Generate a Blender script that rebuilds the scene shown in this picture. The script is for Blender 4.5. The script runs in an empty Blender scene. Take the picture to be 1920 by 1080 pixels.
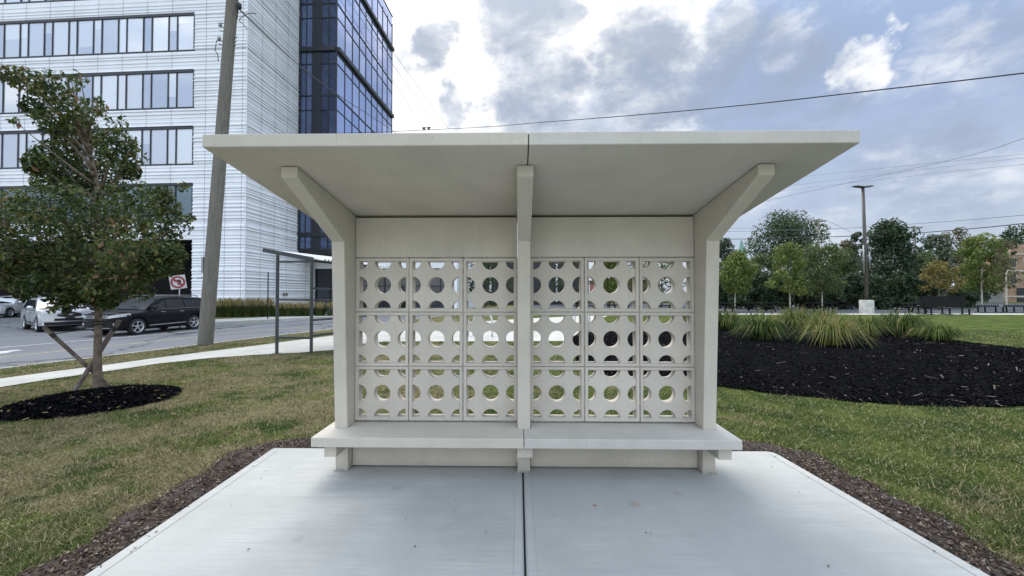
import bpy, bmesh, math, random
import numpy as np
from math import radians as R, sin, cos, pi, tan, hypot, atan2
from mathutils import Vector, Matrix

random.seed(7)
rng = np.random.default_rng(11)
scene = bpy.context.scene
COL = scene.collection

# ------------------------------------------------------------------ camera
F = 720.0                       # focal length in pixels of the 1920 px wide frame
CAM = Vector((-0.044, -3.380, 1.503))
YAW, PITCH = 0.0172, 0.0149
RT = Vector((cos(YAW), sin(YAW), 0))
FW = Vector((-sin(YAW), cos(YAW), 0))
UP = Vector((0, 0, 1))
cam_d = bpy.data.cameras.new('camera')
cam = bpy.data.objects.new('camera', cam_d)
COL.objects.link(cam)
cam.location = CAM
cam.rotation_euler = (pi / 2 + PITCH, 0, YAW)
cam_d.sensor_width = 36
cam_d.lens = 36 * F / 1920
cam_d.clip_start = 0.05
cam_d.clip_end = 3000
scene.camera = cam


def ray(u, v):
    a, b = (u - 960) / F, (540 - v) / F
    return RT * a + FW * (cos(PITCH) - b * sin(PITCH)) + UP * (sin(PITCH) + b * cos(PITCH))


def gp(u, v, Z=0.0):
    """where a sight line of the survey photo meets the level Z"""
    d = ray(u, v)
    return CAM + d * ((Z - CAM.z) / d.z)


def dp(u, v, z):
    """point on a sight line at forward distance z"""
    d = ray(u, v)
    return CAM + d * (z / (d.x * FW.x + d.y * FW.y))


def cw(x, z, Z=0.0):
    p = CAM + RT * x + FW * z
    return Vector((p.x, p.y, Z))


# ------------------------------------------------------------------ mesh builder
class MB:
    def __init__(self):
        self.v, self.f, self.m, self.s = [], [], [], []

    def add(self, vs, fs, mi=0, smooth=False, M=None):
        o = len(self.v)
        if M is not None:
            vs = [M @ Vector(p) for p in vs]
        self.v += [tuple(p) for p in vs]
        for f in fs:
            self.f.append(tuple(i + o for i in f))
            self.m.append(mi)
            self.s.append(smooth)
        return self

    def box(self, x0, x1, y0, y1, z0, z1, mi=0, M=None):
        vs = [(x0, y0, z0), (x1, y0, z0), (x1, y1, z0), (x0, y1, z0), (x0, y0, z1), (x1, y0, z1), (x1, y1, z1), (x0, y1, z1)]
        fs = [(3, 2, 1, 0), (4, 5, 6, 7), (0, 1, 5, 4), (1, 2, 6, 5), (2, 3, 7, 6), (3, 0, 4, 7)]
        return self.add(vs, fs, mi, False, M)

    def bar(self, a, b, w, h=None, mi=0):
        """square bar from a to b"""
        a, b = Vector(a), Vector(b)
        h = h or w
        d = (b - a)
        L = d.length
        q = d.to_track_quat('X', 'Z').to_matrix().to_4x4()
        q.translation = a
        return self.box(0, L, -w / 2, w / 2, -h / 2, h / 2, mi, q)

    def tube(self, pts, r, n=8, mi=0, caps=True, smooth=True):
        pts = [Vector(p) for p in pts]
        rr = r if isinstance(r, (list, tuple)) else [r] * len(pts)
        vs, fs = [], []
        prev = None
        for i, p in enumerate(pts):
            if i == 0:
                d = pts[1] - p
            elif i == len(pts) - 1:
                d = p - pts[i - 1]
            else:
                d = (pts[i + 1] - p).normalized() + (p - pts[i - 1]).normalized()
            d.normalize()
            if prev is None:
                ref = Vector((0, 0, 1)) if abs(d.z) < .9 else Vector((1, 0, 0))
                a = d.cross(ref).normalized()
            else:
                a = (prev - d * prev.dot(d)).normalized()
            prev = a
            b = d.cross(a)
            for k in range(n):
                t = 2 * pi * k / n
                vs.append(p + (a * cos(t) + b * sin(t)) * rr[i])
        for i in range(len(pts) - 1):
            for k in range(n):
                k2 = (k + 1) % n
                fs.append((i * n + k, i * n + k2, (i + 1) * n + k2, (i + 1) * n + k))
        self.add(vs, fs, mi, smooth)
        if caps:
            o = len(self.v) - len(vs)
            self.f.append(tuple(o + k for k in reversed(range(n)))); self.m.append(mi); self.s.append(False)
            e = o + (len(pts) - 1) * n
            self.f.append(tuple(e + k for k in range(n))); self.m.append(mi); self.s.append(False)
        return self

    def lathe(self, prof, n=24, mi=0, M=None, smooth=True):
        """prof: list of (radius, axial) about local Z"""
        vs, fs = [], []
        for (r, z) in prof:
            for k in range(n):
                t = 2 * pi * k / n
                vs.append((r * cos(t), r * sin(t), z))
        for i in range(len(prof) - 1):
            for k in range(n):
                k2 = (k + 1) % n
                fs.append((i * n + k, i * n + k2, (i + 1) * n + k2, (i + 1) * n + k))
        return self.add(vs, fs, mi, smooth, M)

    def prism(self, poly, a0, a1, axis='y', mi=0, M=None):
        """polygon of (p,q) pairs extruded along an axis; axis y: poly is (x,z); axis x: (y,z); axis z: (x,y)"""
        n = len(poly)

        def mk(p, q, a):
            return {'y': (p, a, q), 'x': (a, p, q), 'z': (p, q, a)}[axis]
        vs = [mk(p, q, a0) for p, q in poly] + [mk(p, q, a1) for p, q in poly]
        fs = [tuple(range(n)), tuple(reversed(range(n, 2 * n)))]
        for i in range(n):
            j = (i + 1) % n
            fs.append((i, i + n, j + n, j))
        return self.add(vs, fs, mi, False, M)

    def build(self, name, mats, parent=None, bevel=0.0, seg=2, recalc=True, autosmooth=False):
        me = bpy.data.meshes.new(name)
        me.from_pydata(self.v, [], self.f)
        if not isinstance(mats, (list, tuple)):
            mats = [mats]
        for m in mats:
            me.materials.append(m)
        me.polygons.foreach_set('material_index', self.m)
        me.polygons.foreach_set('use_smooth', self.s)
        if recalc:
            bm = bmesh.new(); bm.from_mesh(me)
            bmesh.ops.recalc_face_normals(bm, faces=bm.faces)
            bm.to_mesh(me); bm.free()
        me.update()
        o = bpy.data.objects.new(name, me)
        COL.objects.link(o)
        if parent is not None:
            o.parent = parent
        if bevel:
            b = o.modifiers.new('bevel', 'BEVEL')
            b.width = bevel; b.segments = seg; b.limit_method = 'ANGLE'; b.angle_limit = R(40)
            b.harden_normals = False
        return o


def tag(o, label=None, cat=None, group=None, kind=None):
    if label: o['label'] = label
    if cat: o['category'] = cat
    if group: o['group'] = group
    if kind: o['kind'] = kind
    return o


def empty(name, loc, rz=0.0, label=None, cat=None, group=None):
    o = bpy.data.objects.new(name, None)
    COL.objects.link(o)
    o.location = loc
    o.rotation_euler = (0, 0, rz)
    o.empty_display_size = .2
    return tag(o, label, cat, group)


def copy_tree(o, parent=None):
    c = o.copy()
    COL.objects.link(c)
    c.parent = parent
    for ch in list(o.children):
        copy_tree(ch, c)
    return c


def np_mesh(name, verts, nper, mats, parent=None, attr=None, mat_idx=None):
    """big soups: verts (N*nper,3), each consecutive nper verts form a face"""
    n = len(verts) // nper
    me = bpy.data.meshes.new(name)
    me.vertices.add(len(verts))
    me.vertices.foreach_set('co', np.ascontiguousarray(verts, dtype=np.float32).ravel())
    me.loops.add(n * nper)
    me.loops.foreach_set('vertex_index', np.arange(n * nper, dtype=np.int32))
    me.polygons.add(n)
    me.polygons.foreach_set('loop_start', np.arange(0, n * nper, nper, dtype=np.int32))
    me.polygons.foreach_set('loop_total', np.full(n, nper, dtype=np.int32))
    if not isinstance(mats, (list, tuple)):
        mats = [mats]
    for m in mats:
        me.materials.append(m)
    if mat_idx is not None:
        me.polygons.foreach_set('material_index', mat_idx.astype(np.int32))
    if attr is not None:
        a = me.attributes.new('tone', 'FLOAT', 'FACE')
        a.data.foreach_set('value', attr.astype(np.float32))
    me.update(calc_edges=True)
    me.validate()
    o = bpy.data.objects.new(name, me)
    COL.objects.link(o)
    if parent is not None:
        o.parent = parent
    return o


# ------------------------------------------------------------------ materials
class NT:
    def __init__(self, tree):
        self.t = tree
        self.n = tree.nodes
        self.l = tree.links

    def new(self, typ, **kw):
        nd = self.n.new(typ)
        for k, v in kw.items():
            setattr(nd, k, v)
        return nd

    def put(self, sock, val):
        if hasattr(val, 'is_output') or isinstance(val, bpy.types.NodeSocket):
            self.l.new(val, sock)
        elif val is not None:
            sock.default_value = val

    def math(self, op, a, b=None, c=None, clamp=False):
        nd = self.new('ShaderNodeMath', operation=op, use_clamp=clamp)
        self.put(nd.inputs[0], a)
        if b is not None: self.put(nd.inputs[1], b)
        if c is not None: self.put(nd.inputs[2], c)
        return nd.outputs[0]

    def vmath(self, op, a, b=None, out=0):
        nd = self.new('ShaderNodeVectorMath', operation=op)
        self.put(nd.inputs[0], a)
        if b is not None: self.put(nd.inputs[1], b)
        return nd.outputs['Value' if op in ('DOT_PRODUCT', 'LENGTH', 'DISTANCE') else 'Vector']

    def noise(self, vec, scale, detail=4, rough=.55, out='Fac', dist=0.0):
        nd = self.new('ShaderNodeTexNoise')
        if vec is not None: self.put(nd.inputs['Vector'], vec)
        nd.inputs['Scale'].default_value = scale
        nd.inputs['Detail'].default_value = detail
        nd.inputs['Roughness'].default_value = rough
        nd.inputs['Distortion'].default_value = dist
        return nd.outputs[out]

    def ramp(self, fac, stops):
        nd = self.new('ShaderNodeValToRGB')
        el = nd.color_ramp.elements
        while len(el) < len(stops):
            el.new(.5)
        for e, (p, c) in zip(el, stops):
            e.position = p
            e.color = (c, c, c, 1) if isinstance(c, (int, float)) else (c[0], c[1], c[2], 1)
        self.put(nd.inputs['Fac'], fac)
        return nd.outputs['Color']

    def sstep(self, x, lo, hi):
        nd = self.new('ShaderNodeMapRange', interpolation_type='SMOOTHSTEP')
        self.put(nd.inputs['Value'], x)
        nd.inputs['From Min'].default_value = lo
        nd.inputs['From Max'].default_value = hi
        return nd.outputs['Result']

    def mix(self, fac, a, b, blend='MIX'):
        nd = self.new('ShaderNodeMix', data_type='RGBA', blend_type=blend)
        nd.clamp_factor = True
        self.put(nd.inputs[0], fac)
        for s, val in ((nd.inputs[6], a), (nd.inputs[7], b)):
            if isinstance(val, (tuple, list)):
                s.default_value = (val[0], val[1], val[2], 1)
            else:
                self.put(s, val)
        return nd.outputs[2]

    def mapping(self, vec, scale=(1, 1, 1), loc=(0, 0, 0)):
        nd = self.new('ShaderNodeMapping')
        self.put(nd.inputs['Vector'], vec)
        nd.inputs['Scale'].default_value = scale
        nd.inputs['Location'].default_value = loc
        return nd.outputs[0]

    def bump(self, h, strength, dist=.01, normal=None):
        nd = self.new('ShaderNodeBump')
        nd.inputs['Strength'].default_value = strength
        nd.inputs['Distance'].default_value = dist
        self.put(nd.inputs['Height'], h)
        if normal is not None: self.put(nd.inputs['Normal'], normal)
        return nd.outputs[0]


def mat(name):
    m = bpy.data.materials.new(name)
    m.use_nodes = True
    nt = NT(m.node_tree)
    b = m.node_tree.nodes['Principled BSDF']
    return m, nt, b


def simple(name, col, rough=.6, metal=0.0, var=.15, scale=8, bump=0.0, spec=.5, coat=0.0, col2=None, bdist=.005):
    m, nt, b = mat(name)
    tc = nt.new('ShaderNodeTexCoord').outputs['Object']
    n = nt.noise(tc, scale, 5, .6)
    c2 = col2 or tuple(c * (1 - var) for c in col)
    c1 = col if col2 else tuple(min(1, c * (1 + var)) for c in col)
    c = nt.mix(nt.sstep(n, .3, .7), c1, c2)
    nt.put(b.inputs['Base Color'], c)
    b.inputs['Roughness'].default_value = rough
    b.inputs['Metallic'].default_value = metal
    b.inputs['Specular IOR Level'].default_value = spec
    b.inputs['Coat Weight'].default_value = coat
    if bump:
        nt.put(b.inputs['Normal'], nt.bump(nt.noise(tc, scale * 6, 6, .7), bump, bdist))
    return m


def precast(name, col, vary=0.0):
    """smooth cast concrete: faint form marks, blotches and fine pores"""
    m, nt, b = mat(name)
    tc = nt.new('ShaderNodeNewGeometry').outputs['Position']
    big = nt.noise(tc, 2.2, 5, .6)
    stretch = nt.noise(nt.mapping(tc, (1.2, 1.2, 9)), 3, 5, .6)
    fine = nt.noise(tc, 90, 3, .7)
    c = nt.mix(nt.sstep(big, .3, .75), tuple(x * 1.07 for x in col), tuple(x * .90 for x in col))
    c = nt.mix(nt.math('MULTIPLY', nt.sstep(stretch, .5, .8), .35), c, tuple(x * .86 for x in col))
    c = nt.mix(nt.math('MULTIPLY', nt.sstep(fine, .35, .7), .30), c, tuple(x * .84 for x in col))
    vo = nt.new('ShaderNodeTexVoronoi'); vo.inputs['Scale'].default_value = 38
    nt.put(vo.inputs['Vector'], tc)
    pore = nt.sstep(vo.outputs['Distance'], .075, .04)
    keep = nt.sstep(nt.noise(tc, 7, 2), .52, .6)
    c = nt.mix(nt.math('MULTIPLY', nt.math('MULTIPLY', pore, keep), .7), c, tuple(x * .5 for x in col))
    sz = nt.new('ShaderNodeSeparateXYZ'); nt.put(sz.inputs[0], tc)
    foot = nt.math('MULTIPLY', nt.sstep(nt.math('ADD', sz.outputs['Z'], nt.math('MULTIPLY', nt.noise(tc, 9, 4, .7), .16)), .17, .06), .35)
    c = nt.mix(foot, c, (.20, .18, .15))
    drip = nt.noise(nt.mapping(tc, (16, 16, .9)), 2, 5, .6)
    c = nt.mix(nt.math('MULTIPLY', nt.sstep(drip, .56, .78), .30), c, tuple(x * .62 for x in col))
    if vary:
        oi = nt.new('ShaderNodeObjectInfo').outputs['Random']
        c = nt.mix(nt.math('MULTIPLY', oi, vary), c, tuple(x * .6 for x in col))
    v2 = nt.new('ShaderNodeTexVoronoi'); v2.inputs['Scale'].default_value = 11
    nt.put(v2.inputs['Vector'], nt.vmath('ADD', tc, nt.vmath('MULTIPLY', nt.noise(tc, 40, 2, .5, 'Color'), (.02, .02, .02))))
    pit = nt.math('MULTIPLY', nt.sstep(v2.outputs['Distance'], .10, .05), nt.sstep(nt.noise(tc, 3.1, 2), .56, .62))
    c = nt.mix(nt.math('MULTIPLY', pit, .5), c, tuple(x * .45 for x in col))
    nt.put(b.inputs['Base Color'], c)
    b.inputs['Roughness'].default_value = .82
    b.inputs['Specular IOR Level'].default_value = .3
    nt.put(b.inputs['Normal'], nt.bump(nt.noise(tc, 60, 6, .7), .16, .006))
    return m


M = {}
M['cast_warm'] = precast('cast concrete warm', (.54, .505, .44))
M['cast_cool'] = precast('cast concrete cool', (.535, .51, .465))
M['cast_mid'] = precast('cast concrete post', (.54, .505, .44))
M['cast_block'] = precast('cast screen block', (.59, .55, .485), .30)
M['mortar'] = simple('mortar', (.33, .32, .29), .95, var=.25, scale=20, bump=.3)
M['joint'] = simple('dark joint', (.03, .03, .03), .9)


# --- slab concrete
def slab_mat(name, col, stains=True):
    m, nt, b = mat(name)
    tc = nt.new('ShaderNodeNewGeometry').outputs['Position']
    big = nt.noise(tc, .9, 6, .6)
    broom = nt.noise(nt.mapping(tc, (1.2, 34, 1)), 3, 5, .7)
    band = nt.noise(nt.mapping(tc, (.35, 7, 1)), 2.2, 4, .6)
    fine = nt.noise(tc, 160, 2, .7)
    c = nt.mix(nt.sstep(big, .34, .68), tuple(x * 1.05 for x in col), tuple(x * .80 for x in col))
    mott = nt.noise(tc, 5.5, 7, .7)
    c = nt.mix(nt.math('MULTIPLY', nt.sstep(mott, .5, .72), .30), c, tuple(x * .76 for x in col))
    c = nt.mix(nt.math('MULTIPLY', nt.sstep(band, .42, .70), .62), c, tuple(x * .84 for x in col))
    c = nt.mix(nt.math('MULTIPLY', nt.sstep(broom, .42, .62), .55), c, tuple(x * .80 for x in col))
    c = nt.mix(nt.math('MULTIPLY', nt.sstep(fine, .5, .75), .18), c, tuple(x * .7 for x in col))
    if stains:
        def spot(x, y, r, k, colr, sc=5):
            d = nt.vmath('SUBTRACT', tc, (x, y, 0))
            d = nt.vmath('MULTIPLY', d, (1, 1, 0))
            ln = nt.vmath('LENGTH', d)
            wob = nt.math('MULTIPLY', nt.math('SUBTRACT', nt.noise(tc, sc, 5, .65), .5), r * 1.6)
            return nt.mix(nt.math('MULTIPLY', nt.sstep(nt.math('ADD', ln, wob), r, r * .35), k), c, colr)
        for (u, v, r, k, colr, sc) in ((890, 1000, .36, .36, tuple(x * .66 for x in col), 4), (800, 950, .3, .32, tuple(x * .68 for x in col), 4),
                                       (1115, 948, .022, .65, (.25, .07, .05), 40), (1190, 945, .06, .35, (.28, .17, .13), 30),
                                       (1270, 925, .05, .3, (.3, .18, .13), 30), (745, 915, .06, .25, (.2, .2, .2), 25),
                                       (560, 1010, .05, .25, (.2, .18, .16), 25), (620, 990, .3, .22, tuple(x * .7 for x in col), 4),
                                       (1330, 1010, .4, .2, tuple(x * .72 for x in col), 4)):
            p = gp(u, v, 0)
            c = spot(p.x, p.y, r, k, colr, sc)
    nt.put(b.inputs['Base Color'], c)
    b.inputs['Roughness'].default_value = .85
    b.inputs['Specular IOR Level'].default_value = .3
    h = nt.math('ADD', nt.math('MULTIPLY', broom, .7), nt.math('MULTIPLY', fine, .5))
    nt.put(b.inputs['Normal'], nt.bump(h, .22, .004))
    return m


M['slab'] = slab_mat('broomed concrete', (.44, .44, .42))
M['slab_edge'] = slab_mat('tooled concrete edge', (.45, .45, .43), False)
M['walk'] = simple('walk concrete', (.45, .44, .40), .9, var=.1, scale=1.3, bump=.1)
M['gravel_pave'] = simple('plaza paving', (.085, .092, .10), .95, spec=.05, var=.2, scale=5, bump=.2)


# --- asphalt
def asphalt():
    m, nt, b = mat('asphalt')
    tc = nt.new('ShaderNodeNewGeometry').outputs['Position']
    big = nt.noise(tc, .25, 5, .6)
    fine = nt.noise(tc, 30, 4, .7)
    c = nt.mix(nt.sstep(big, .3, .7), (.19, .192, .20), (.15, .153, .16))
    c = nt.mix(nt.math('MULTIPLY', nt.sstep(fine, .4, .7), .3), c, (.09, .09, .095))
    vo = nt.new('ShaderNodeTexVoronoi', feature='DISTANCE_TO_EDGE'); vo.inputs['Scale'].default_value = .17
    nt.put(vo.inputs['Vector'], nt.vmath('ADD', tc, nt.vmath('MULTIPLY', nt.noise(tc, .9, 4, .6, 'Color'), (1.6, 1.6, 0))))
    c = nt.mix(nt.sstep(vo.outputs['Distance'], .012, .004), c, (.045, .045, .05))
    nt.put(b.inputs['Base Color'], c)
    b.inputs['Roughness'].default_value = .85
    nt.put(b.inputs['Normal'], nt.bump(fine, .3, .01))
    return m


M['asphalt'] = asphalt()
M['white_line'] = simple('road paint white', (.62, .62, .62), .7, var=.25, scale=6)
M['yellow_line'] = simple('road paint yellow', (.50, .40, .20), .7, var=.3, scale=5)
M['kerb'] = simple('kerb concrete', (.42, .41, .38), .9, var=.15, scale=2)


# --- lawn (same colour field for the soil sheet and the blades)
def lawn_color(nt, dark):
    tc = nt.new('ShaderNodeNewGeometry').outputs['Position']
    sx = nt.new('ShaderNodeSeparateXYZ'); nt.put(sx.inputs[0], tc)
    n1 = nt.noise(nt.mapping(tc, (1, 1.25, 0)), .85, 6, .62)
    n2 = nt.noise(nt.mapping(tc, (1, 1, 0)), 4.2, 5, .7)
    dry = nt.math('ADD', nt.math('MULTIPLY', n1, .85), nt.math('MULTIPLY', n2, .40))
    side = nt.sstep(sx.outputs['X'], 5.0, -3.0)            # the right lawn was watered, the left one dried out
    dry = nt.math('ADD', dry, nt.math('MULTIPLY', nt.math('SUBTRACT', side, .62), .17))
    k = nt.sstep(dry, .595, .745)
    g = nt.mix(nt.sstep(nt.noise(tc, 1.4, 4), .32, .68), (.044, .080, .015), (.135, .164, .037))
    d = nt.mix(nt.noise(tc, 9, 3), (.185, .160, .078), (.31, .265, .145))
    c = nt.mix(k, g, d)
    return nt.mix(1.0, c, (dark, dark, dark), 'MULTIPLY'), tc


def lawn_mat():
    m, nt, b = mat('lawn soil')
    c, tc = lawn_color(nt, .78)
    f = nt.noise(nt.mapping(tc, (1, .7, 1)), 26, 6, .75)
    c = nt.mix(nt.math('MULTIPLY', nt.sstep(f, .38, .66), .55), c, nt.mix(1.0, c, (.42, .42, .40), 'MULTIPLY'))
    nt.put(b.inputs['Base Color'], c)
    b.inputs['Roughness'].default_value = 1
    b.inputs['Specular IOR Level'].default_value = .1
    nt.put(b.inputs['Normal'], nt.bump(f, .8, .04))
    return m


def blade_mat():
    m, nt, b = mat('grass blade')
    c, tc = lawn_color(nt, 1.0)
    at = nt.new('ShaderNodeAttribute', attribute_name='tone').outputs['Fac']
    c = nt.mix(nt.sstep(at, .78, .84), c, (.36, .31, .18))
    c = nt.mix(nt.math('MULTIPLY', nt.sstep(at, .50, .1), .75), c, (.024, .036, .010))
    nt.put(b.inputs['Base Color'], c)
    b.inputs['Roughness'].default_value = .7
    b.inputs['Specular IOR Level'].default_value = .2
    tr = nt.new('ShaderNodeBsdfTranslucent')
    nt.put(tr.inputs['Color'], c)
    ms = nt.new('ShaderNodeMixShader'); ms.inputs[0].default_value = .3
    nt.l.new(b.outputs[0], ms.inputs[1]); nt.l.new(tr.outputs[0], ms.inputs[2])
    nt.l.new(ms.outputs[0], nt.n['Material Output'].inputs['Surface'])
    return m


M['lawn'] = lawn_mat()
M['blade'] = blade_mat()
M['far_ground'] = simple('far ground', (.10, .12, .05), 1, var=.3, scale=.05)


def leaf_mat(name, stops, trans=.3, rough=.55, spec=.35):
    m, nt, b = mat(name)
    at = nt.new('ShaderNodeAttribute', attribute_name='tone').outputs['Fac']
    c = nt.ramp(at, stops)
    nt.put(b.inputs['Base Color'], c)
    b.inputs['Roughness'].default_value = rough
    b.inputs['Specular IOR Level'].default_value = spec
    tr = nt.new('ShaderNodeBsdfTranslucent')
    nt.put(tr.inputs['Color'], c)
    ms = nt.new('ShaderNodeMixShader'); ms.inputs[0].default_value = trans
    nt.l.new(b.outputs[0], ms.inputs[1]); nt.l.new(tr.outputs[0], ms.inputs[2])
    nt.l.new(ms.outputs[0], nt.n['Material Output'].inputs['Surface'])
    return m


M['leaf_near'] = leaf_mat('dark maple leaf', [(0, (.022, .036, .011)), (.42, (.050, .078, .020)), (.64, (.105, .138, .036)), (.78, (.17, .170, .055)), (.88, (.24, .16, .08)), (1, (.29, .165, .10))], .3)
M['leaf_yellow'] = leaf_mat('yellow green leaf', [(0, (.075, .115, .028)), (.5, (.155, .205, .048)), (.85, (.24, .265, .065)), (1, (.31, .28, .075))])
M['leaf_green'] = leaf_mat('mid green leaf', [(0, (.055, .085, .03)), (.6, (.115, .155, .05)), (1, (.20, .225, .08))])
M['leaf_dark'] = leaf_mat('dark green leaf', [(0, (.026, .046, .024)), (.6, (.056, .088, .042)), (1, (.12, .15, .075))], .28)
M['leaf_tall'] = leaf_mat('silver green leaf', [(0, (.042, .070, .036)), (.6, (.082, .125, .062)), (1, (.16, .20, .11))])
M['leaf_brown'] = leaf_mat('brown green leaf', [(0, (.055, .065, .03)), (.5, (.115, .11, .055)), (1, (.18, .15, .08))])
M['leaf_orange'] = leaf_mat('orange leaf', [(0, (.10, .09, .025)), (.5, (.23, .19, .055)), (1, (.34, .26, .08))])
M['lily'] = leaf_mat('strap leaf', [(0, (.024, .042, .012)), (.5, (.068, .105, .024)), (.84, (.17, .20, .055)), (.94, (.30, .25, .11)), (1, (.38, .29, .15))], .25, .6, .1)
M['grass_plume'] = leaf_mat('feather grass', [(0, (.045, .075, .02)), (.6, (.09, .11, .035)), (.75, (.20, .19, .08)), (1, (.44, .34, .17))], .3)
M['mulch_black'] = leaf_mat('black mulch chip', [(0, (.002, .002, .003)), (.75, (.005, .005, .007)), (.92, (.012, .012, .014)), (.984, (.026, .023, .020)), (1, (.20, .17, .135))], 0, .9, .04)
M['mulch_brown'] = leaf_mat('brown mulch chip', [(0, (.020, .014, .010)), (.6, (.070, .048, .036)), (.85, (.13, .10, .08)), (1, (.30, .25, .20))], 0, .9, .15)
M['soil_black'] = simple('black soil', (.004, .004, .005), .95, spec=.03, var=.5, scale=14, bump=.9, bdist=.03)
M['soil_brown'] = simple('brown soil', (.060, .046, .040), 1, var=.45, scale=18, bump=.9, bdist=.02)
M['speck'] = simple('dark specks', (.02, .017, .016), .9)
M['bark'] = simple('bark', (.16, .125, .095), .95, var=.35, scale=14, bump=.8, bdist=.02)
M['bark_dark'] = simple('dark bark', (.06, .05, .04), .95, var=.35, scale=8, bump=.6, bdist=.03)
M['bark_pale'] = simple('pale birch bark', (.50, .46, .40), .9, var=.3, scale=4)
M['stake'] = simple('weathered stake', (.14, .115, .095), .9, var=.35, scale=9, bump=.5)
M['strap'] = simple('black strap', (.015, .015, .016), .6)


def pole_wood():
    m, nt, b = mat('weathered pole wood')
    tc = nt.new('ShaderNodeTexCoord').outputs['Object']
    g = nt.noise(nt.mapping(tc, (14, 14, .5)), 3, 6, .7)
    big = nt.noise(tc, 1.1, 4, .6)
    c = nt.mix(nt.sstep(g, .3, .72), (.22, .205, .175), (.115, .105, .09))
    c = nt.mix(nt.math('MULTIPLY', nt.sstep(big, .5, .75), .5), c, (.12, .11, .10))
    crack = nt.noise(nt.mapping(tc, (22, 22, .35)), 3, 3, .5)
    c = nt.mix(nt.math('MULTIPLY', nt.sstep(crack, .66, .72), .7), c, (.05, .045, .04))
    nt.put(b.inputs['Base Color'], c)
    b.inputs['Roughness'].default_value = .95
    nt.put(b.inputs['Normal'], nt.bump(g, .6, .02))
    return m


M['pole'] = pole_wood()
M['galv'] = simple('galvanised steel', (.30, .31, .32), .5, .6, var=.2)
M['black_metal'] = simple('black painted metal', (.009, .009, .010), .5, var=.2, spec=.2)
M['grey_metal'] = simple('grey green painted metal', (.05, .06, .062), .5, var=.15)
M['pole_metal'] = simple('bronze pole paint', (.075, .068, .06), .5, var=.15)
M['wire'] = simple('wire', (.03, .03, .035), .6)
M['wire_pale'] = simple('pale wire', (.16, .17, .19), .6)
M['roof_sheet'] = simple('corrugated roof sheet', (.68, .69, .68), .4, .2, var=.1)
M['white_metal'] = simple('white ribbed cladding', (.79, .81, .85), .55, var=.05, scale=.6)
M['seam'] = simple('cladding seam', (.10, .11, .13), .7)
M['frame_dark'] = simple('dark window frame', (.012, .014, .022), .4)
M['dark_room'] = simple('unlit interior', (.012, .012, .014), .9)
M['soffit_dark'] = simple('dark soffit', (.035, .036, .042), .7)
M['brick'] = simple('tan brick', (.36, .24, .16), .9, var=.25, scale=3, bump=.2)
M['stone_pale'] = simple('pale stone trim', (.52, .47, .40), .9, var=.15, scale=2)
M['grey_wall'] = simple('grey siding', (.30, .30, .30), .9, var=.15, scale=1)
M['copper'] = simple('green copper', (.16, .30, .26), .7, var=.2)
M['base_conc'] = simple('lamp base concrete', (.44, .43, .40), .9, var=.2, scale=3, bump=.2)
M['rack'] = simple('pale steel tube', (.62, .64, .66), .35, .4, var=.1)


def pane_mat(name, lo, hi, metal, rough=.04):
    m, nt, b = mat(name)
    at = nt.new('ShaderNodeAttribute', attribute_name='tone').outputs['Fac']
    nt.put(b.inputs['Base Color'], nt.mix(at, lo, hi))
    b.inputs['Roughness'].default_value = rough
    b.inputs['Metallic'].default_value = metal
    b.inputs['Specular IOR Level'].default_value = .8
    # slight waviness of the sheets
    tc = nt.new('ShaderNodeTexCoord').outputs['Object']
    nt.put(b.inputs['Normal'], nt.bump(nt.noise(tc, .9, 2, .5), .05, .05))
    return m


M['pane'] = pane_mat('blind behind glass', (.34, .39, .50), (.66, .69, .74), .3)
M['pane_dark'] = pane_mat('green dark glass', (.05, .09, .12), (.12, .18, .22), .5)
M['tower_glass'] = pane_mat('blue curtain wall', (.44, .53, .82), (.62, .69, .94), .85)
M['tower_dark'] = pane_mat('dark blue glass', (.045, .06, .11), (.16, .21, .36), .7)
M['shop_glass'] = pane_mat('dark shop glass', (.02, .024, .028), (.06, .07, .085), .25)
M['sign_white'] = simple('sign white', (.50, .49, .48), .5, var=.05)
M['sign_red'] = simple('sign red', (.26, .03, .035), .5, var=.1)
M['sign_black'] = simple('sign black', (.015, .015, .015), .5)


def paint(name, col, metal=0.0, coat=1, spec=.5):
    m, nt, b = mat(name)
    tc = nt.new('ShaderNodeTexCoord').outputs['Object']
    n = nt.noise(tc, 1.4, 4, .6)
    nt.put(b.inputs['Base Color'], nt.mix(n, tuple(c * .93 for c in col), tuple(min(1, c * 1.07) for c in col)))
    b.inputs['Roughness'].default_value = .32
    b.inputs['Metallic'].default_value = metal
    b.inputs['Specular IOR Level'].default_value = spec
    b.inputs['Coat Weight'].default_value = coat
    b.inputs['Coat Roughness'].default_value = .04
    return m


M['paint_black'] = paint('black car paint', (.003, .003, .005), 0, .22, .2)
M['paint_silver'] = paint('pale silver car paint', (.60, .61, .63), .25)
M['paint_white'] = paint('white car paint', (.76, .77, .79))
M['car_glass'] = simple('car glass', (.010, .012, .015), .05, var=.2, spec=.5)
M['tyre'] = simple('tyre rubber', (.014, .014, .015), .85, var=.2)
M['rim'] = simple('alloy rim', (.55, .56, .58), .35, .6, var=.1)
M['chrome'] = simple('chrome', (.70, .71, .73), .15, .95, var=.05)
M['lamp'] = simple('headlamp lens', (.62, .64, .66), .12, .2, var=.2, scale=14, spec=.9)
M['plastic'] = simple('black trim plastic', (.012, .012, .013), .6, spec=.25)

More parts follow.
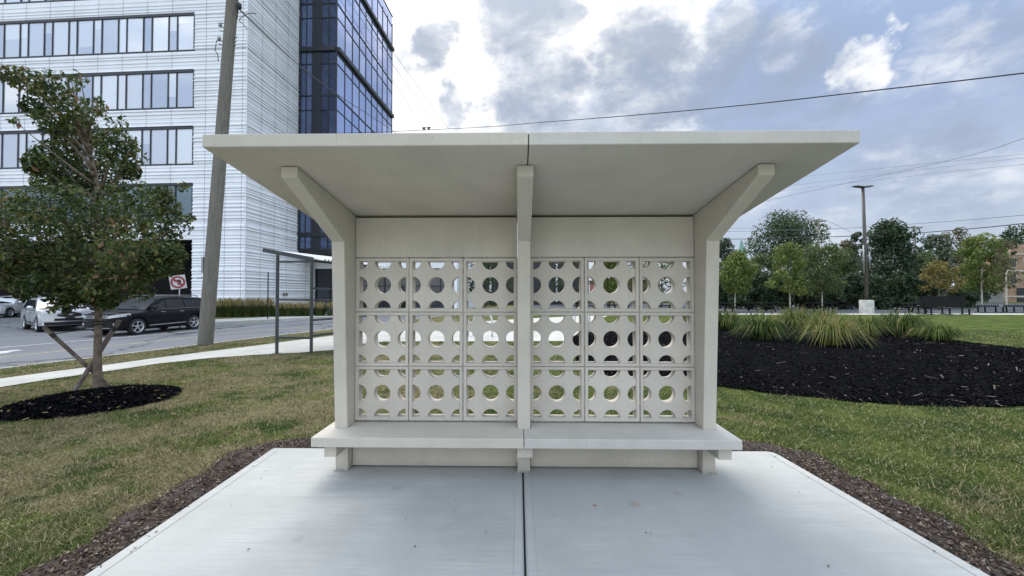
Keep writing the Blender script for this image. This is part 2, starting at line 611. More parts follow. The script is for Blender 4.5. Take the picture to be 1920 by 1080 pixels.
# ------------------------------------------------------------------ light and sky
SUN_EL, SUN_AZ = R(58), R(-30)       # azimuth measured from +Y to the right
w = bpy.data.worlds.new('World')
scene.world = w
w.use_nodes = True
nt = NT(w.node_tree)
bg = w.node_tree.nodes['Background']
tc = nt.new('ShaderNodeTexCoord').outputs['Generated']
D = nt.vmath('NORMALIZE', tc)
sep = nt.new('ShaderNodeSeparateXYZ'); nt.put(sep.inputs[0], D)
sky = nt.new('ShaderNodeTexSky', sky_type='NISHITA')
sky.sun_disc = False
sky.sun_elevation = SUN_EL
sky.sun_rotation = SUN_AZ
sky.air_density = 1.0
sky.dust_density = 1.5
sky.ozone_density = 1.5
zc = nt.math('ADD', nt.math('MAXIMUM', sep.outputs['Z'], 0.0), .22)
cmb = nt.new('ShaderNodeCombineXYZ')
nt.put(cmb.inputs[0], nt.math('DIVIDE', sep.outputs['X'], zc))
nt.put(cmb.inputs[1], nt.math('DIVIDE', sep.outputs['Y'], zc))
cmb.inputs[2].default_value = 3.7
P2 = cmb.outputs[0]
nA = nt.noise(P2, 2.3, 9, .60, dist=.25)
nB = nt.noise(nt.vmath('ADD', P2, (5.3, 1.7, 2.2)), 3.4, 9, .62, dist=.3)
nC = nt.noise(nt.vmath('ADD', P2, (-3.1, 8.2, 1.2)), 1.0, 6, .55)
nS = nt.noise(nt.mapping(D, (1, 1, 2.0)), 7.5, 9, .62, dist=.15)
warp = nt.vmath('SUBTRACT', nt.noise(D, 6.5, 7, .62, 'Color'), (.5, .5, .5))
Dw = nt.vmath('NORMALIZE', nt.vmath('ADD', D, nt.vmath('MULTIPLY', warp, (.30, .30, .22))))


def blob_sum(lst):
    acc = None
    for (u, v, r, k) in lst:
        d0 = ray(u, v).normalized()
        ang = r / F / (1 + ((u - 960) / F) ** 2 * .6 + ((v - 540) / F) ** 2 * .6)
        dt = nt.vmath('DOT_PRODUCT', Dw, tuple(d0))
        s = nt.math('MULTIPLY', nt.sstep(dt, cos(ang * 1.25), cos(ang * .35)), k)
        acc = s if acc is None else nt.math('MAXIMUM', acc, s)
    return acc


WH = blob_sum([(760, 130, 230, 1), (870, 215, 120, 1), (1120, 45, 110, .95), (1612, 112, 55, .9), (1235, 35, 90, .75), (1000, 130, 90, .7),
               (680, -60, 180, .9), (1330, 70, 60, .6), (1760, 80, 80, .42), (1090, 150, 60, .6), (1490, 60, 60, .5), (1230, 215, 80, .6)])
GR = blob_sum([(985, 35, 110, 1), (1060, 60, 60, .8), (815, 92, 46, .85), (1010, 195, 105, .95), (865, 205, 38, .8), (1200, 150, 110, .95), (1330, 125, 110, .85),
               (1480, 110, 100, .8), (1700, 310, 120, .6), (1555, 70, 80, .55), (1420, 215, 160, .6), (1090, 215, 80, .7), (1800, 320, 90, .5), (1890, 60, 120, .5)])
veil = nt.mix(nt.sstep(sep.outputs['Z'], .0, .55), (5.6, 6.3, 7.6), (3.6, 4.8, 7.2))
base = nt.mix(.80, sky.outputs[0], veil)
glow = nt.sstep(nt.vmath('DOT_PRODUCT', D, tuple(ray(840, 110).normalized())), cos(R(38)), cos(R(4)))
base = nt.mix(nt.math('MULTIPLY', glow, .8), base, (9.6, 9.9, 10.4))
wm = nt.math('ADD', nt.math('MULTIPLY', nA, .8), nt.math('MULTIPLY', WH, .42))
wm = nt.math('ADD', wm, nt.math('MULTIPLY', nt.math('SUBTRACT', nS, .5), .8))
wm = nt.sstep(wm, .36, .92)
col = nt.mix(wm, base, (10.8, 10.8, 10.8))
gm = nt.math('ADD', nt.math('MULTIPLY', nB, .75), nt.math('MULTIPLY', GR, .40))
gm = nt.math('ADD', gm, nt.math('MULTIPLY', nt.math('SUBTRACT', nS, .5), -.75))
gm = nt.math('MULTIPLY', nt.sstep(gm, .38, .86), .88)
col = nt.mix(gm, col, nt.mix(nC, (2.9, 3.65, 5.0), (4.1, 4.8, 6.1)))
# unseen sky overhead and behind the camera, brightened and warmed to light the foreground
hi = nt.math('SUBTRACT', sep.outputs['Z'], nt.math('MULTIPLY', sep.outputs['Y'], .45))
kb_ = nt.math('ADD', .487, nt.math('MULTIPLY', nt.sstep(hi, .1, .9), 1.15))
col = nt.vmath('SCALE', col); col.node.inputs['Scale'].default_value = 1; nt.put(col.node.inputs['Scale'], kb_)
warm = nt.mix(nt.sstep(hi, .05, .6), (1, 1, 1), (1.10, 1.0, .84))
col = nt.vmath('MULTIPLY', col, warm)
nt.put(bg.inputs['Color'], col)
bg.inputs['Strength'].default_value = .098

sun_d = bpy.data.lights.new('sun', 'SUN')
sun_d.energy = 1.4
sun_d.angle = R(42)
sun_d.color = (1, .96, .9)
sun = bpy.data.objects.new('sun', sun_d)
COL.objects.link(sun)
sd = Vector((sin(SUN_AZ) * cos(SUN_EL), cos(SUN_AZ) * cos(SUN_EL), sin(SUN_EL)))
sun.rotation_euler = sd.to_track_quat('Z', 'Y').to_euler()
sun.location = (0, 0, 60)

scene.view_settings.view_transform = 'Standard'
scene.view_settings.look = 'None'
scene.view_settings.exposure = 1.18
scene.view_settings.gamma = 1

# ------------------------------------------------------------------ lie of the land
TH = atan2(.30, 1)
TD = RT * sin(TH) + FW * cos(TH)             # along the road
ND = -RT * cos(TH) + FW * sin(TH)            # across the road, away from the lawn
RO = gp(0, 727, -.12)


def st(p):
    d = Vector((p[0] - RO.x, p[1] - RO.y, 0))
    return d.dot(ND), d.dot(TD)


def from_st(s, t, Z=0.0):
    p = RO + ND * s + TD * t
    return Vector((p.x, p.y, Z))


KN = [(-900, -.035), (-5.5, -.035), (-2.5, -.07), (0, -.12), (1.1, -.13), (3.0, -.165)]


def H(s):
    if s >= KN[-1][0]: return KN[-1][1]
    for (a, za), (b, zb) in zip(KN, KN[1:]):
        if a <= s <= b:
            return za + (zb - za) * (s - a) / (b - a)
    return KN[0][1]


def Hxy(p):
    return H(st(p)[0])


def gl(u, v):
    """sight line to the lawn surface"""
    p = gp(u, v, -.04)
    for _ in range(4):
        p = gp(u, v, Hxy(p))
    return p


ROAD_Z = -.36


def sheet(name, sl, tl, zf, material, label=None, kind='structure'):
    b = MB()
    vs = [from_st(s, t, zf(s)) for s in sl for t in tl]
    n = len(tl)
    fs = [(i * n + j, i * n + j + 1, (i + 1) * n + j + 1, (i + 1) * n + j) for i in range(len(sl) - 1) for j in range(n - 1)]
    b.add(vs, fs, 0, True)
    o = b.build(name, material)
    return tag(o, kind=kind)


def resample(poly, n):
    P = [Vector(p) for p in poly]
    L = [0]
    for a, b in zip(P, P[1:]): L.append(L[-1] + (b - a).length)
    out = []
    for i in range(n):
        d = L[-1] * i / (n - 1)
        k = max(j for j in range(len(L)) if L[j] <= d + 1e-9)
        if k == len(P) - 1: out.append(P[-1].copy()); continue
        f = (d - L[k]) / (L[k + 1] - L[k])
        out.append(P[k].lerp(P[k + 1], f))
    return out


def ribbon(name, A, B, nsub, lift, material, n=None, mound=0.0, wob=0.0, kind='structure', zfix=None):
    if n:
        A, B = resample(A, n), resample(B, n)
    b = MB()
    vs = []
    for i, (p, q) in enumerate(zip(A, B)):
        for k in range(nsub + 1):
            f = k / nsub
            r = Vector(p).lerp(Vector(q), f)
            z = zfix if zfix is not None else Hxy(r) + lift
            z += mound * (sin(pi * f) ** .6 if 0 < f < 1 else 0)
            if wob and 0 < f < 1: z += random.uniform(-wob, wob)
            vs.append((r.x, r.y, z))
    w_ = nsub + 1
    fs = [(i * w_ + k, i * w_ + k + 1, (i + 1) * w_ + k + 1, (i + 1) * w_ + k) for i in range(len(A) - 1) for k in range(nsub)]
    b.add(vs, fs, 0, True)
    o = b.build(name, material)
    tag(o, kind=kind)
    return o, A, B


# far earth under everything, out to the horizon
b = MB()
b.add([(-1500, -1500, -.7), (1500, -1500, -.7), (1500, 1500, -.7), (-1500, 1500, -.7)], [(0, 1, 2, 3)])
tag(b.build('ground', M['far_ground']), kind='structure')
tl = [-60, -30, -15, -8, -4, 0, 4, 8, 12, 16, 24, 40, 80, 160, 300]
sheet('lawn', [3.0, 2.2, 1.1, .5, 0, -1, -2.5, -4, -5.5, -8, -12, -20, -40, -90, -220], tl, H, M['lawn'])
sheet('road', [3.13, 8, 16, 60, 140], tl, lambda s: ROAD_Z, M['asphalt'])
kb = MB()
for t0, t1 in zip(tl, tl[1:]):
    n_ = max(1, int((t1 - t0) / 3))
    for k in range(n_):
        a0, a1 = t0 + (t1 - t0) * k / n_, t0 + (t1 - t0) * (k + 1) / n_ - .012
        p = [from_st(3.0, a0, -.40), from_st(3.13, a0, -.40), from_st(3.13, a1, -.40), from_st(3.0, a1, -.40)]
        q = [Vector((x.x, x.y, -.160)) for x in p]
        kb.add(p + q, [(0, 1, 2, 3), (4, 5, 6, 7), (0, 1, 5, 4), (1, 2, 6, 5), (2, 3, 7, 6), (3, 0, 4, 7)])
tag(kb.build('kerb', M['kerb'], bevel=.015), kind='structure')


def stripe(s0, t0, s1, t1, wd, material, name='road_line'):
    a, c = from_st(s0, t0), from_st(s1, t1)
    d = (c - a).normalized(); nn = Vector((-d.y, d.x, 0)) * wd / 2
    b = MB()
    b.add([(*(a - nn).xy, ROAD_Z + .005), (*(c - nn).xy, ROAD_Z + .005), (*(c + nn).xy, ROAD_Z + .005), (*(a + nn).xy, ROAD_Z + .005)], [(0, 1, 2, 3)])
    return tag(b.build(name, material), kind='structure')


def rp(u, v):
    return st(gp(u, v, ROAD_Z))


for (uv0, uv1, wd, mt) in (((-40, 674.5), (372, 631.5), .11, 'yellow_line'), ((-40, 655), (640, 599), .12, 'white_line'),
                           ((400, 627.5), (640, 607), .11, 'yellow_line'), ((-60, 667), (36, 656.5), .35, 'white_line'), ((-60, 672), (18, 660), .16, 'white_line')):
    a, c = rp(*uv0), rp(*uv1)
    stripe(a[0], a[1], c[0], c[1], wd, M[mt])

# sidewalk that widens into the paved court behind the shelter
A_ = [(-260, 768), (0, 727), (100, 711), (200, 697), (300, 682), (400, 671.5), (480, 666), (560, 662), (622, 657), (665, 647), (720, 641), (900, 640.5), (1060, 640), (1080, 628), (1097, 612), (1115, 600), (1140, 593)]
B_ = [(-260, 745), (0, 711), (100, 697.5), (200, 685), (300, 671), (400, 658.5), (480, 648.5), (560, 638), (622, 630), (665, 622), (720, 613), (900, 603), (1000, 597), (1060, 594), (1080, 592.8), (1097, 592), (1115, 591.5), (1140, 591)]
walkA, walkB = [gl(*p) for p in A_], [gl(*p) for p in B_]
ribbon('sidewalk', walkA, walkB, 14, .012, M['walk'])
# pale border and paving of the picnic court on the right
ribbon('path', [gl(u, 590.3) for u in range(1135, 2501, 105)], [gl(u, 588.2) for u in range(1135, 2501, 105)], 1, .014, M['walk'])
ribbon('plaza_pavement', [gl(u, 587.8) for u in range(1000, 2501, 100)], [gl(u, 569) for u in range(1000, 2501, 100)], 4, .010, M['gravel_pave'])
# verge and footway on the far side of the road
farA = [gp(u, v, -.2) for u, v in ((399, 605), (470, 601.5), (560, 597), (622, 594), (800, 587), (1000, 579), (1100, 575))]
farB = [gp(u, v, -.2) for u, v in ((399, 599.5), (470, 596.5), (560, 592.5), (622, 590), (800, 583.5), (1000, 576.5), (1100, 573))]
farC = [gp(u, v, -.2) for u, v in ((399, 584), (470, 580), (560, 577), (622, 575), (800, 568), (1000, 562), (1100, 560))]
fz = -.17
ribbon('far_sidewalk', farA, farB, 1, 0, M['walk'], zfix=fz)
ribbon('far_verge', farB, farC, 2, 0, M['lawn'], zfix=fz + .004)
b = MB()
for p, q in zip(farA, farA[1:]):
    b.add([(p.x, p.y, -.5), (q.x, q.y, -.5), (q.x, q.y, fz), (p.x, p.y, fz)], [(0, 1, 2, 3)])
p, q = farA[0], farC[0]
b.add([(p.x, p.y, -.5), (q.x, q.y, -.5), (q.x, q.y, fz), (p.x, p.y, fz)], [(0, 1, 2, 3)])
tag(b.build('far_kerb', M['kerb']), kind='structure')

# ------------------------------------------------------------------ slab under the shelter
PX0, PX1, PY0, PY1 = -2.42, 2.42, -6.5, .37
_l0, _l1, _r0, _r1 = gp(155, 1080), gp(510, 841), gp(1860, 1080), gp(1446, 844)
PY1 = (_l1.y + _r1.y) / 2


def edge_l(y):
    return _l0.x + (_l1.x - _l0.x) * (y - _l0.y) / (_l1.y - _l0.y)


def edge_r(y):
    return _r0.x + (_r1.x - _r0.x) * (y - _r0.y) / (_r1.y - _r0.y)


def prism_z(pts, z0, z1, name, material, bev=0):
    b = MB()
    n = len(pts)
    vs = [(x, y, z0) for x, y in pts] + [(x, y, z1) for x, y in pts]
    b.add(vs, [tuple(range(n, 2 * n))] + [(i, (i + 1) % n, (i + 1) % n + n, i + n) for i in range(n)])
    return tag(b.build(name, material, bevel=bev, seg=3), kind='structure')


JX = -.008
prism_z([(edge_l(PY0), PY0), (JX - .006, PY0), (JX - .006, PY1), (edge_l(PY1) + .02, PY1), (edge_l(PY1 - .02), PY1 - .02)], -.12, 0, 'pavement', M['slab'], .012)
prism_z([(JX + .006, PY0), (edge_r(PY0), PY0), (edge_r(PY1 - .06), PY1 - .06), (edge_r(PY1) - .018, PY1 - .018), (edge_r(PY1) - .06, PY1), (JX + .006, PY1)], -.12, 0, 'pavement', M['slab'], .012)
b = MB()
b.box(JX - .006, JX + .006, PY0, PY1 - .01, -.11, -.02)
tag(b.build('pavement_joint', M['joint']), kind='structure')
b = MB()
for fa, x0, x1 in ((edge_l, .014, .085), (None, JX - .062, JX - .017), (None, JX + .017, JX + .062), (edge_r, -.085, -.014)):
    ya, yb_ = PY0 + .02, PY1 - .08
    qa, qb = (fa(ya), fa(yb_)) if fa else (0, 0)
    b.add([(qa + x0, ya, .0025), (qa + x1, ya, .0025), (qb + x1, yb_, .0025), (qb + x0, yb_, .0025)], [(0, 1, 2, 3)])
tag(b.build('pavement_edge', M['slab_edge']), kind='structure')

# brown mulch strip round the slab
inner, outer = [], []
ys_ = [-6.5, -3, -2.2, -1.5, -1, -.5, 0, PY1 - .03]
seq = [(edge_l(y), y) for y in ys_] + [(edge_l(PY1) + .04, PY1)] + [(x, PY1) for x in (-1.8, -.9, 0, .9, 1.8)] + [(edge_r(PY1) - .06, PY1)] + [(edge_r(y), y) for y in reversed(ys_)]
ins = [Vector((x, y, 0)) for x, y in seq]
outs = []
for i, p in enumerate(ins):
    a, c = ins[max(0, i - 1)], ins[min(len(ins) - 1, i + 1)]
    d = (c - a).normalized()
    outs.append(p + Vector((-d.y, d.x, 0)) * .35)
ins, outs = resample(ins, 110), resample(outs, 110)
for i in range(110):
    k = 1 + .22 * sin(i * 1.7) * sin(i * .53 + 1) + random.uniform(-.1, .1)
    outs[i] = ins[i] + (outs[i] - ins[i]) * k
strip, sA, sB = ribbon('mulch_strip', ins, outs, 6, .012, M['soil_brown'], mound=.012, wob=.008, kind='stuff')


# ------------------------------------------------------------------ chips / flakes
def flakes(name, pts, ln, wd, tone, material, tilt=.5, parent=None, kind='stuff'):
    n = len(pts)
    az = rng.uniform(0, 2 * pi, n)
    ti = rng.normal(0, tilt, n)
    ro = rng.normal(0, tilt, n)
    a = np.stack([np.cos(az) * np.cos(ti), np.sin(az) * np.cos(ti), np.sin(ti)], 1)
    c = np.stack([-np.sin(az) * np.cos(ro), np.cos(az) * np.cos(ro), np.sin(ro)], 1)
    L = (ln * rng.uniform(.5, 1.4, n))[:, None] / 2
    W_ = (wd * rng.uniform(.6, 1.4, n))[:, None] / 2
    q = np.stack([pts - a * L - c * W_ * .7, pts + a * L - c * W_, pts + a * L * .8 + c * W_, pts - a * L + c * W_ * .8], 1)
    o = np_mesh(name, q.reshape(-1, 3), 4, material, parent, tone)
    if kind: o['kind'] = kind
    return o


def in_ribbon(A, B, n, mound, lift, pw=1.0):
    """n random points on a ribbon, weighted by area and towards side A (pw>1)"""
    A = np.array([[p.x, p.y] for p in A]); B = np.array([[p.x, p.y] for p in B])
    wgt = np.linalg.norm(np.diff(A, axis=0), axis=1) + np.linalg.norm(np.diff(B, axis=0), axis=1)
    wgt *= np.linalg.norm((A[1:] + A[:-1]) / 2 - (B[1:] + B[:-1]) / 2, axis=1)
    i = rng.choice(len(wgt), n, p=wgt / wgt.sum())
    f = rng.random(n)[:, None]
    g = rng.random(n)[:, None] ** pw
    p = (A[i] * (1 - f) + A[i + 1] * f) * (1 - g) + (B[i] * (1 - f) + B[i + 1] * f) * g
    z = np.array([H(st(q)[0]) for q in p]) + lift + mound * np.sin(pi * g[:, 0]) ** .6
    return np.column_stack([p, z])


pp = in_ribbon(sA, sB, 30000, .012, .016)
g = rng.normal(0, .03, (len(pp), 2)); pp[:, :2] += g
ok = ~((pp[:, 0] > edge_l(pp[:, 1]) - .005) & (pp[:, 0] < edge_r(pp[:, 1]) + .005) & (pp[:, 1] < PY1 + .005))
pp = pp[ok]
flakes('mulch_chips', pp, .027, .009, rng.random(len(pp)) ** 1.1, M['mulch_brown'], .35)

# black mulch bed on the right
bA = [(1066, 640), (1073, 660), (1085, 682), (1130, 704), (1210, 714), (1345, 726), (1450, 738), (1600, 755), (1750, 762), (1920, 763), (2150, 752), (2400, 730)]
bB = [(1066, 637), (1085, 630), (1110, 624), (1150, 620), (1220, 614), (1345, 609), (1450, 606), (1600, 610), (1700, 622), (1800, 641), (1920, 654), (2400, 700)]
bedA, bedB = resample([gl(*p) for p in bA], 70), resample([gl(*p) for p in bB], 70)
for q in bedA: q += Vector((random.uniform(-.03, .03), random.uniform(-.05, .05), 0))
ribbon('mulch_bed', bedA, bedB, 16, .012, M['soil_black'], mound=.07, wob=.015, kind='stuff')
pp = in_ribbon(bedA, bedB, 60000, .07, .02, 1.6)
flakes('mulch_chips', pp, .06, .016, rng.random(len(pp)), M['mulch_black'], .4)
pp = in_ribbon(bedA, bedB, 170, .07, .035, 1.3)
flakes('mulch_splinters', pp, .17, .018, rng.uniform(.988, 1, len(pp)), M['mulch_black'], .2)

# mulch ring of the young tree
TREE = gp(182, 735, -.04)
rc = gp(178, 749, -.04)
ring_n = 72
rad = [1.02 * (1 + .05 * sin(3 * k * 2 * pi / ring_n + 1) + random.uniform(-.025, .025)) for k in range(ring_n)]
b = MB()
vs = [(rc.x, rc.y, H(st(rc)[0]) + .13)]
for j in range(1, 9):
    f = j / 8
    for k in range(ring_n):
        a = 2 * pi * k / ring_n
        x, y = rc.x + rad[k] * f * cos(a) * .96, rc.y + rad[k] * f * sin(a) * .86
        vs.append((x, y, Hxy((x, y)) + .012 + .115 * (1 - f * f) + random.uniform(-.008, .008)))
fs = [(0, 1 + k, 1 + (k + 1) % ring_n) for k in range(ring_n)]
for j in range(7):
    for k in range(ring_n):
        k2 = (k + 1) % ring_n
        fs.append((1 + j * ring_n + k, 1 + (j + 1) * ring_n + k, 1 + (j + 1) * ring_n + k2, 1 + j * ring_n + k2))
b.add(vs, fs, 0, True)
tag(b.build('mulch_ring', M['soil_black']), kind='stuff')
n = 9000
a = rng.uniform(0, 2 * pi, n); f = np.sqrt(rng.random(n)) * 1.02
pp = np.column_stack([rc.x + 1.02 * f * np.cos(a) * .96, rc.y + 1.02 * f * np.sin(a) * .86, np.zeros(n)])
pp[:, 2] = [Hxy(q) for q in pp]
pp[:, 2] += .02 + .115 * (1 - np.minimum(f, 1) ** 2)
flakes('mulch_chips', pp, .06, .018, rng.random(n), M['mulch_black'], .4)

# ------------------------------------------------------------------ grass blades


def in_poly(p, poly):
    x, y = p[:, 0], p[:, 1]
    c = np.zeros(len(p), bool)
    n = len(poly)
    j = n - 1
    for i in range(n):
        xi, yi, xj, yj = poly[i][0], poly[i][1], poly[j][0], poly[j][1]
        cond = ((yi > y) != (yj > y))
        xx = (xj - xi) * (y - yi) / (yj - yi + 1e-12) + xi
        c ^= cond & (x < xx)
        j = i
    return c


def grass():
    n = 620000
    z = 1.9 + (16 - 1.9) * rng.random(n) ** 2.0
    a = rng.uniform(-1.40, 1.40, n)
    x = a * z
    px = CAM.x + RT.x * x + FW.x * z
    py = CAM.y + RT.y * x + FW.y * z
    P = np.column_stack([px, py])
    s = (P[:, 0] - RO.x) * ND.x + (P[:, 1] - RO.y) * ND.y
    keep = ~((px > edge_l(py) - .03) & (px < edge_r(py) + .03) & (py < PY1 + .03))
    keep &= (s < 2.97)
    walk = [(p.x, p.y) for p in walkA] + [(p.x, p.y) for p in reversed(walkB)]
    keep &= ~in_poly(P, walk)
    bed = [(p.x, p.y) for p in bedA] + [(p.x, p.y) for p in reversed(bedB)]
    keep &= ~in_poly(P, bed)
    jit = P + rng.normal(0, .035, P.shape)
    stp = [(p.x, p.y) for p in ins] + [(p.x, p.y) for p in reversed(outs)]
    sp = in_poly(jit, stp)
    keep &= ~(sp & (rng.random(n) < .985))
    dx, dy = (P[:, 0] - rc.x) / .96, (P[:, 1] - rc.y) / .86
    keep &= np.hypot(dx, dy) > 1.0
    # behind the far lawn the sheet alone is enough
    P, s, z = P[keep], s[keep], z[keep]
    n = len(P)
    zz = np.interp(s, [k[0] for k in KN], [k[1] for k in KN])
    hgt = rng.uniform(.010, .034, n) * (1 + .25 * np.sin(P[:, 0] * 3.1) * np.sin(P[:, 1] * 2.7))
    hgt *= .62 + .75 * (.5 + .5 * np.sin(P[:, 0] * 9.3 + 2 * np.sin(P[:, 1] * 5.1)) * np.sin(P[:, 1] * 8.1 + 2 * np.sin(P[:, 0] * 4.3)))
    hgt *= np.interp(z, [2, 8, 16], [.9, 1.1, 1.3])
    wdt = rng.uniform(.0018, .0036, n) * np.interp(z, [2, 6, 16], [1, 1.6, 3.2])
    az = rng.uniform(0, 2 * pi, n)
    lean = rng.uniform(.3, 2.3, n) * hgt
    t = np.stack([np.cos(az), np.sin(az)], 1)
    sd_ = np.stack([-np.sin(az), np.cos(az)], 1)
    base0 = np.column_stack([P - sd_ * wdt[:, None], zz])
    base1 = np.column_stack([P + sd_ * wdt[:, None], zz])
    tip = np.column_stack([P + t * lean[:, None], zz + hgt])
    tri = np.stack([base0, base1, tip], 1).reshape(-1, 3)
    o = np_mesh('grass_blades', tri, 3, M['blade'], None, rng.random(n))
    tag(o, kind='stuff')


grass()
# leaves blown down round the young tree and over the lawn
n = 130
a = rng.uniform(0, 2 * pi, n); f = np.abs(rng.normal(0, 1.3, n)) + .15
pp = np.column_stack([rc.x + f * np.cos(a) * 1.2, rc.y + f * np.sin(a), np.zeros(n)])
pp[:, 2] = [Hxy(q) + .045 for q in pp]
ring_in = np.hypot((pp[:, 0] - rc.x) / .96, (pp[:, 1] - rc.y) / .86) < 1.05
pp[ring_in, 2] += .10 * (1 - np.minimum(1, np.hypot((pp[ring_in, 0] - rc.x) / .96, (pp[ring_in, 1] - rc.y) / .86)) ** 2) + .005
flakes('fallen_leaves', pp, .05, .028, rng.uniform(.78, 1, n), M['leaf_near'], .35)

# ------------------------------------------------------------------ the shelter
shelter = empty('bus_shelter', (0, 0, 0), 0, 'pale cast concrete bus shelter with pierced screen blocks, bench and cantilevered roof', 'bus shelter')
AI, PW = 1.4936, .1086
HW = PW / 2
PIT = .48
ZB0, PZ = .386, .4775
# posts with raking brackets (one casting each)
RS = (2.2032 - (2.4555 - .078)) / 1.1346        # roof slope per metre of Y (negative towards the back)


def zsof(y):
    return 2.2032 + RS * y


for xc in (-AI - HW, 0.0, AI + HW):
    yT, yK, yB = -.902, -.2175, -.117
    poly = [(yB, 0), (.14, 0), (.14, zsof(.14) - .004), (yT, zsof(yT) - .004), (yT, 2.2653), (yK, 1.9362)]
    b = MB()
    b.prism(poly, xc - HW, xc + HW, 'x')
    o = b.build('post', M['cast_mid'], shelter, bevel=.007)
# roof slabs (two halves with a joint)
for x0, x1, mt in ((-1.933, .012, 'cast_warm'), (.018, 1.937, 'cast_cool')):
    yF, yR = -1.1346, .22
    t = .0782
    poly = [(yF, zsof(yF)), (yR, zsof(yR)), (yR, zsof(yR) + t), (yF, zsof(yF) + t)]
    b = MB(); b.prism(poly, x0, x1, 'x')
    b.build('roof_slab', M[mt], shelter, bevel=.006)
b = MB(); b.prism([(-1.128, zsof(-1.128) + .004), (.21, zsof(.21) + .004), (.21, zsof(.21) + .07), (-1.128, zsof(-1.128) + .07)], .0125, .0175, 'x')
b.build('roof_joint', M['joint'], shelter)
ZTOPB = ZB0 + 3 * PZ
for sgn, mt in ((-1, 'cast_warm'), (1, 'cast_cool')):
    x0, x1 = (HW + .004, AI - .004) if sgn > 0 else (-AI + .004, -HW - .004)
    # upper panel
    b = MB(); b.box(x0, x1, .0, .11, ZTOPB + .008, zsof(.11) - .008)
    b.build('header_panel', M['cast_mid'], shelter, bevel=.005)
    # panel under the bench
    b = MB(); b.box(x0, x1, -.045, .10, .012, .292)
    b.build('base_panel', M['cast_mid'], shelter, bevel=.005)
    # bench
    xs0, xs1 = ((.0, 1.685) if sgn > 0 else (-1.680, -.005))
    yb = -.3694
    b = MB()
    # notched round the posts: three pieces butted into one slab outline
    z0, z1 = .2945, .3712
    pe = AI + PW + .003
    xin0, xin1 = (HW + .003, AI - .003) if sgn > 0 else (-AI + .003, -HW - .003)
    yp = -.1195 - .012
    lo, hi = min(xs0, xs1), max(xs0, xs1)
    if sgn > 0:
        poly = [(lo, yb), (hi, yb), (hi, .09), (pe, .09), (pe, yp), (xin1, yp), (xin1, .10), (xin0, .10), (xin0, yp), (lo, yp)]
    else:
        poly = [(lo, yb), (hi, yb), (hi, yp), (xin1, yp), (xin1, .10), (xin0, .10), (xin0, yp), (-pe, yp), (-pe, .09), (lo, .09)]
    b.prism(poly, z0, z1, 'z')
    b.build('bench_seat', M[mt], shelter, bevel=.006)
# corbels that carry the bench
for xc, ex in ((-AI - HW, -1), (0, 0), (AI + HW, 1)):
    b = MB()
    if ex == 0:
        b.box(-HW - .003, HW + .014, -.305, -.119, .197, .2915)
    else:
        xa, xb_ = (1.531, 1.637) if ex > 0 else (-1.606, -1.507)
        b.box(xa, xb_, -.305, -.1195, .192, .2915)
    b.build('bench_corbel', M['cast_mid'], shelter, bevel=.005)
# mortar bedding at the post feet
for xc in (-AI - HW, 0.0, AI + HW):
    b = MB()
    b.box(xc - HW - .012, xc + HW + .012, -.132, -.119, 0, .010)
    b.build('grout', M['mortar'], shelter, bevel=.004)


def block_mesh():
    """screen block: frame, recessed web with round holes cut by the frame"""
    cu = bpy.data.curves.new('screen_block', 'CURVE')
    cu.dimensions = '2D'
    cu.fill_mode = 'BOTH'
    h = .2345
    inn = .207
    r = .0735
    pc = .2105
    def spl(pts):
        s = cu.splines.new('POLY')
        s.points.add(len(pts) - 1)
        for q, (x, y) in zip(s.points, pts):
            q.co = (x, y, 0, 1)
        s.use_cyclic_u = True
    spl([(-h + .001, -h + .001), (h - .001, -h + .001), (h - .001, h - .001), (-h + .001, h - .001)])
    N = 40
    for i in (-1, 0, 1):
        for j in (-1, 0, 1):
            cx, cy = i * pc, j * pc
            if i == 0 and j == 0:
                spl([(r * cos(2 * pi * k / N), r * sin(2 * pi * k / N)) for k in range(N)])
                continue
            pts = [(cx + r * cos(2 * pi * k / 160), cy + r * sin(2 * pi * k / 160)) for k in range(160)]
            pts = [(max(-inn, min(inn, x)), max(-inn, min(inn, y))) for x, y in pts]
            # drop runs of clamped duplicates
            out = []
            for q in pts:
                if not out or hypot(q[0] - out[-1][0], q[1] - out[-1][1]) > .002:
                    out.append(q)
            # make sure the true corner is present
            if i and j:
                out.append((i * inn, j * inn))
                cxm = sum(q[0] for q in out) / len(out); cym = sum(q[1] for q in out) / len(out)
                out.sort(key=lambda q: atan2(q[1] - cym, q[0] - cxm))
            spl(out)
    cu.extrude = .040
    ob = bpy.data.objects.new('tmp', cu)
    COL.objects.link(ob)
    dg = bpy.context.evaluated_depsgraph_get()
    dg.update()
    me = bpy.data.meshes.new_from_object(ob.evaluated_get(dg))
    COL.objects.unlink(ob)
    bpy.data.objects.remove(ob)
    # curve plane XY -> wall plane XZ; web from y=.012 to .092
    for v in me.vertices:
        x, y, z = v.co
        # faint swelling of the web between the rows of holes
        bul = 0.0
        v.co = (x, .052 + z + bul, y)
    bm = bmesh.new(); bm.from_mesh(me)
    # raised frame around the face, chamfered inwards
    for (o, i_, y0, y1) in ((h, inn, .0, .0135),):
        ring = []
        for (q, y) in ((o, y1), (o, y0), (i_ + .006, y0), (i_, y1)):
            ring.append([bm.verts.new((sx * q, y, sz * q)) for sx, sz in ((-1, -1), (1, -1), (1, 1), (-1, 1))])
        for a_, c_ in zip(ring, ring[1:]):
            for k in range(4):
                k2 = (k + 1) % 4
                bm.faces.new((a_[k], a_[k2], c_[k2], c_[k]))
    bmesh.ops.recalc_face_normals(bm, faces=bm.faces)
    bm.to_mesh(me); bm.free()
    me.materials.clear()
    me.materials.append(M['cast_block'])
    for p in me.polygons:
        p.use_smooth = False
        p.material_index = 0
    return me


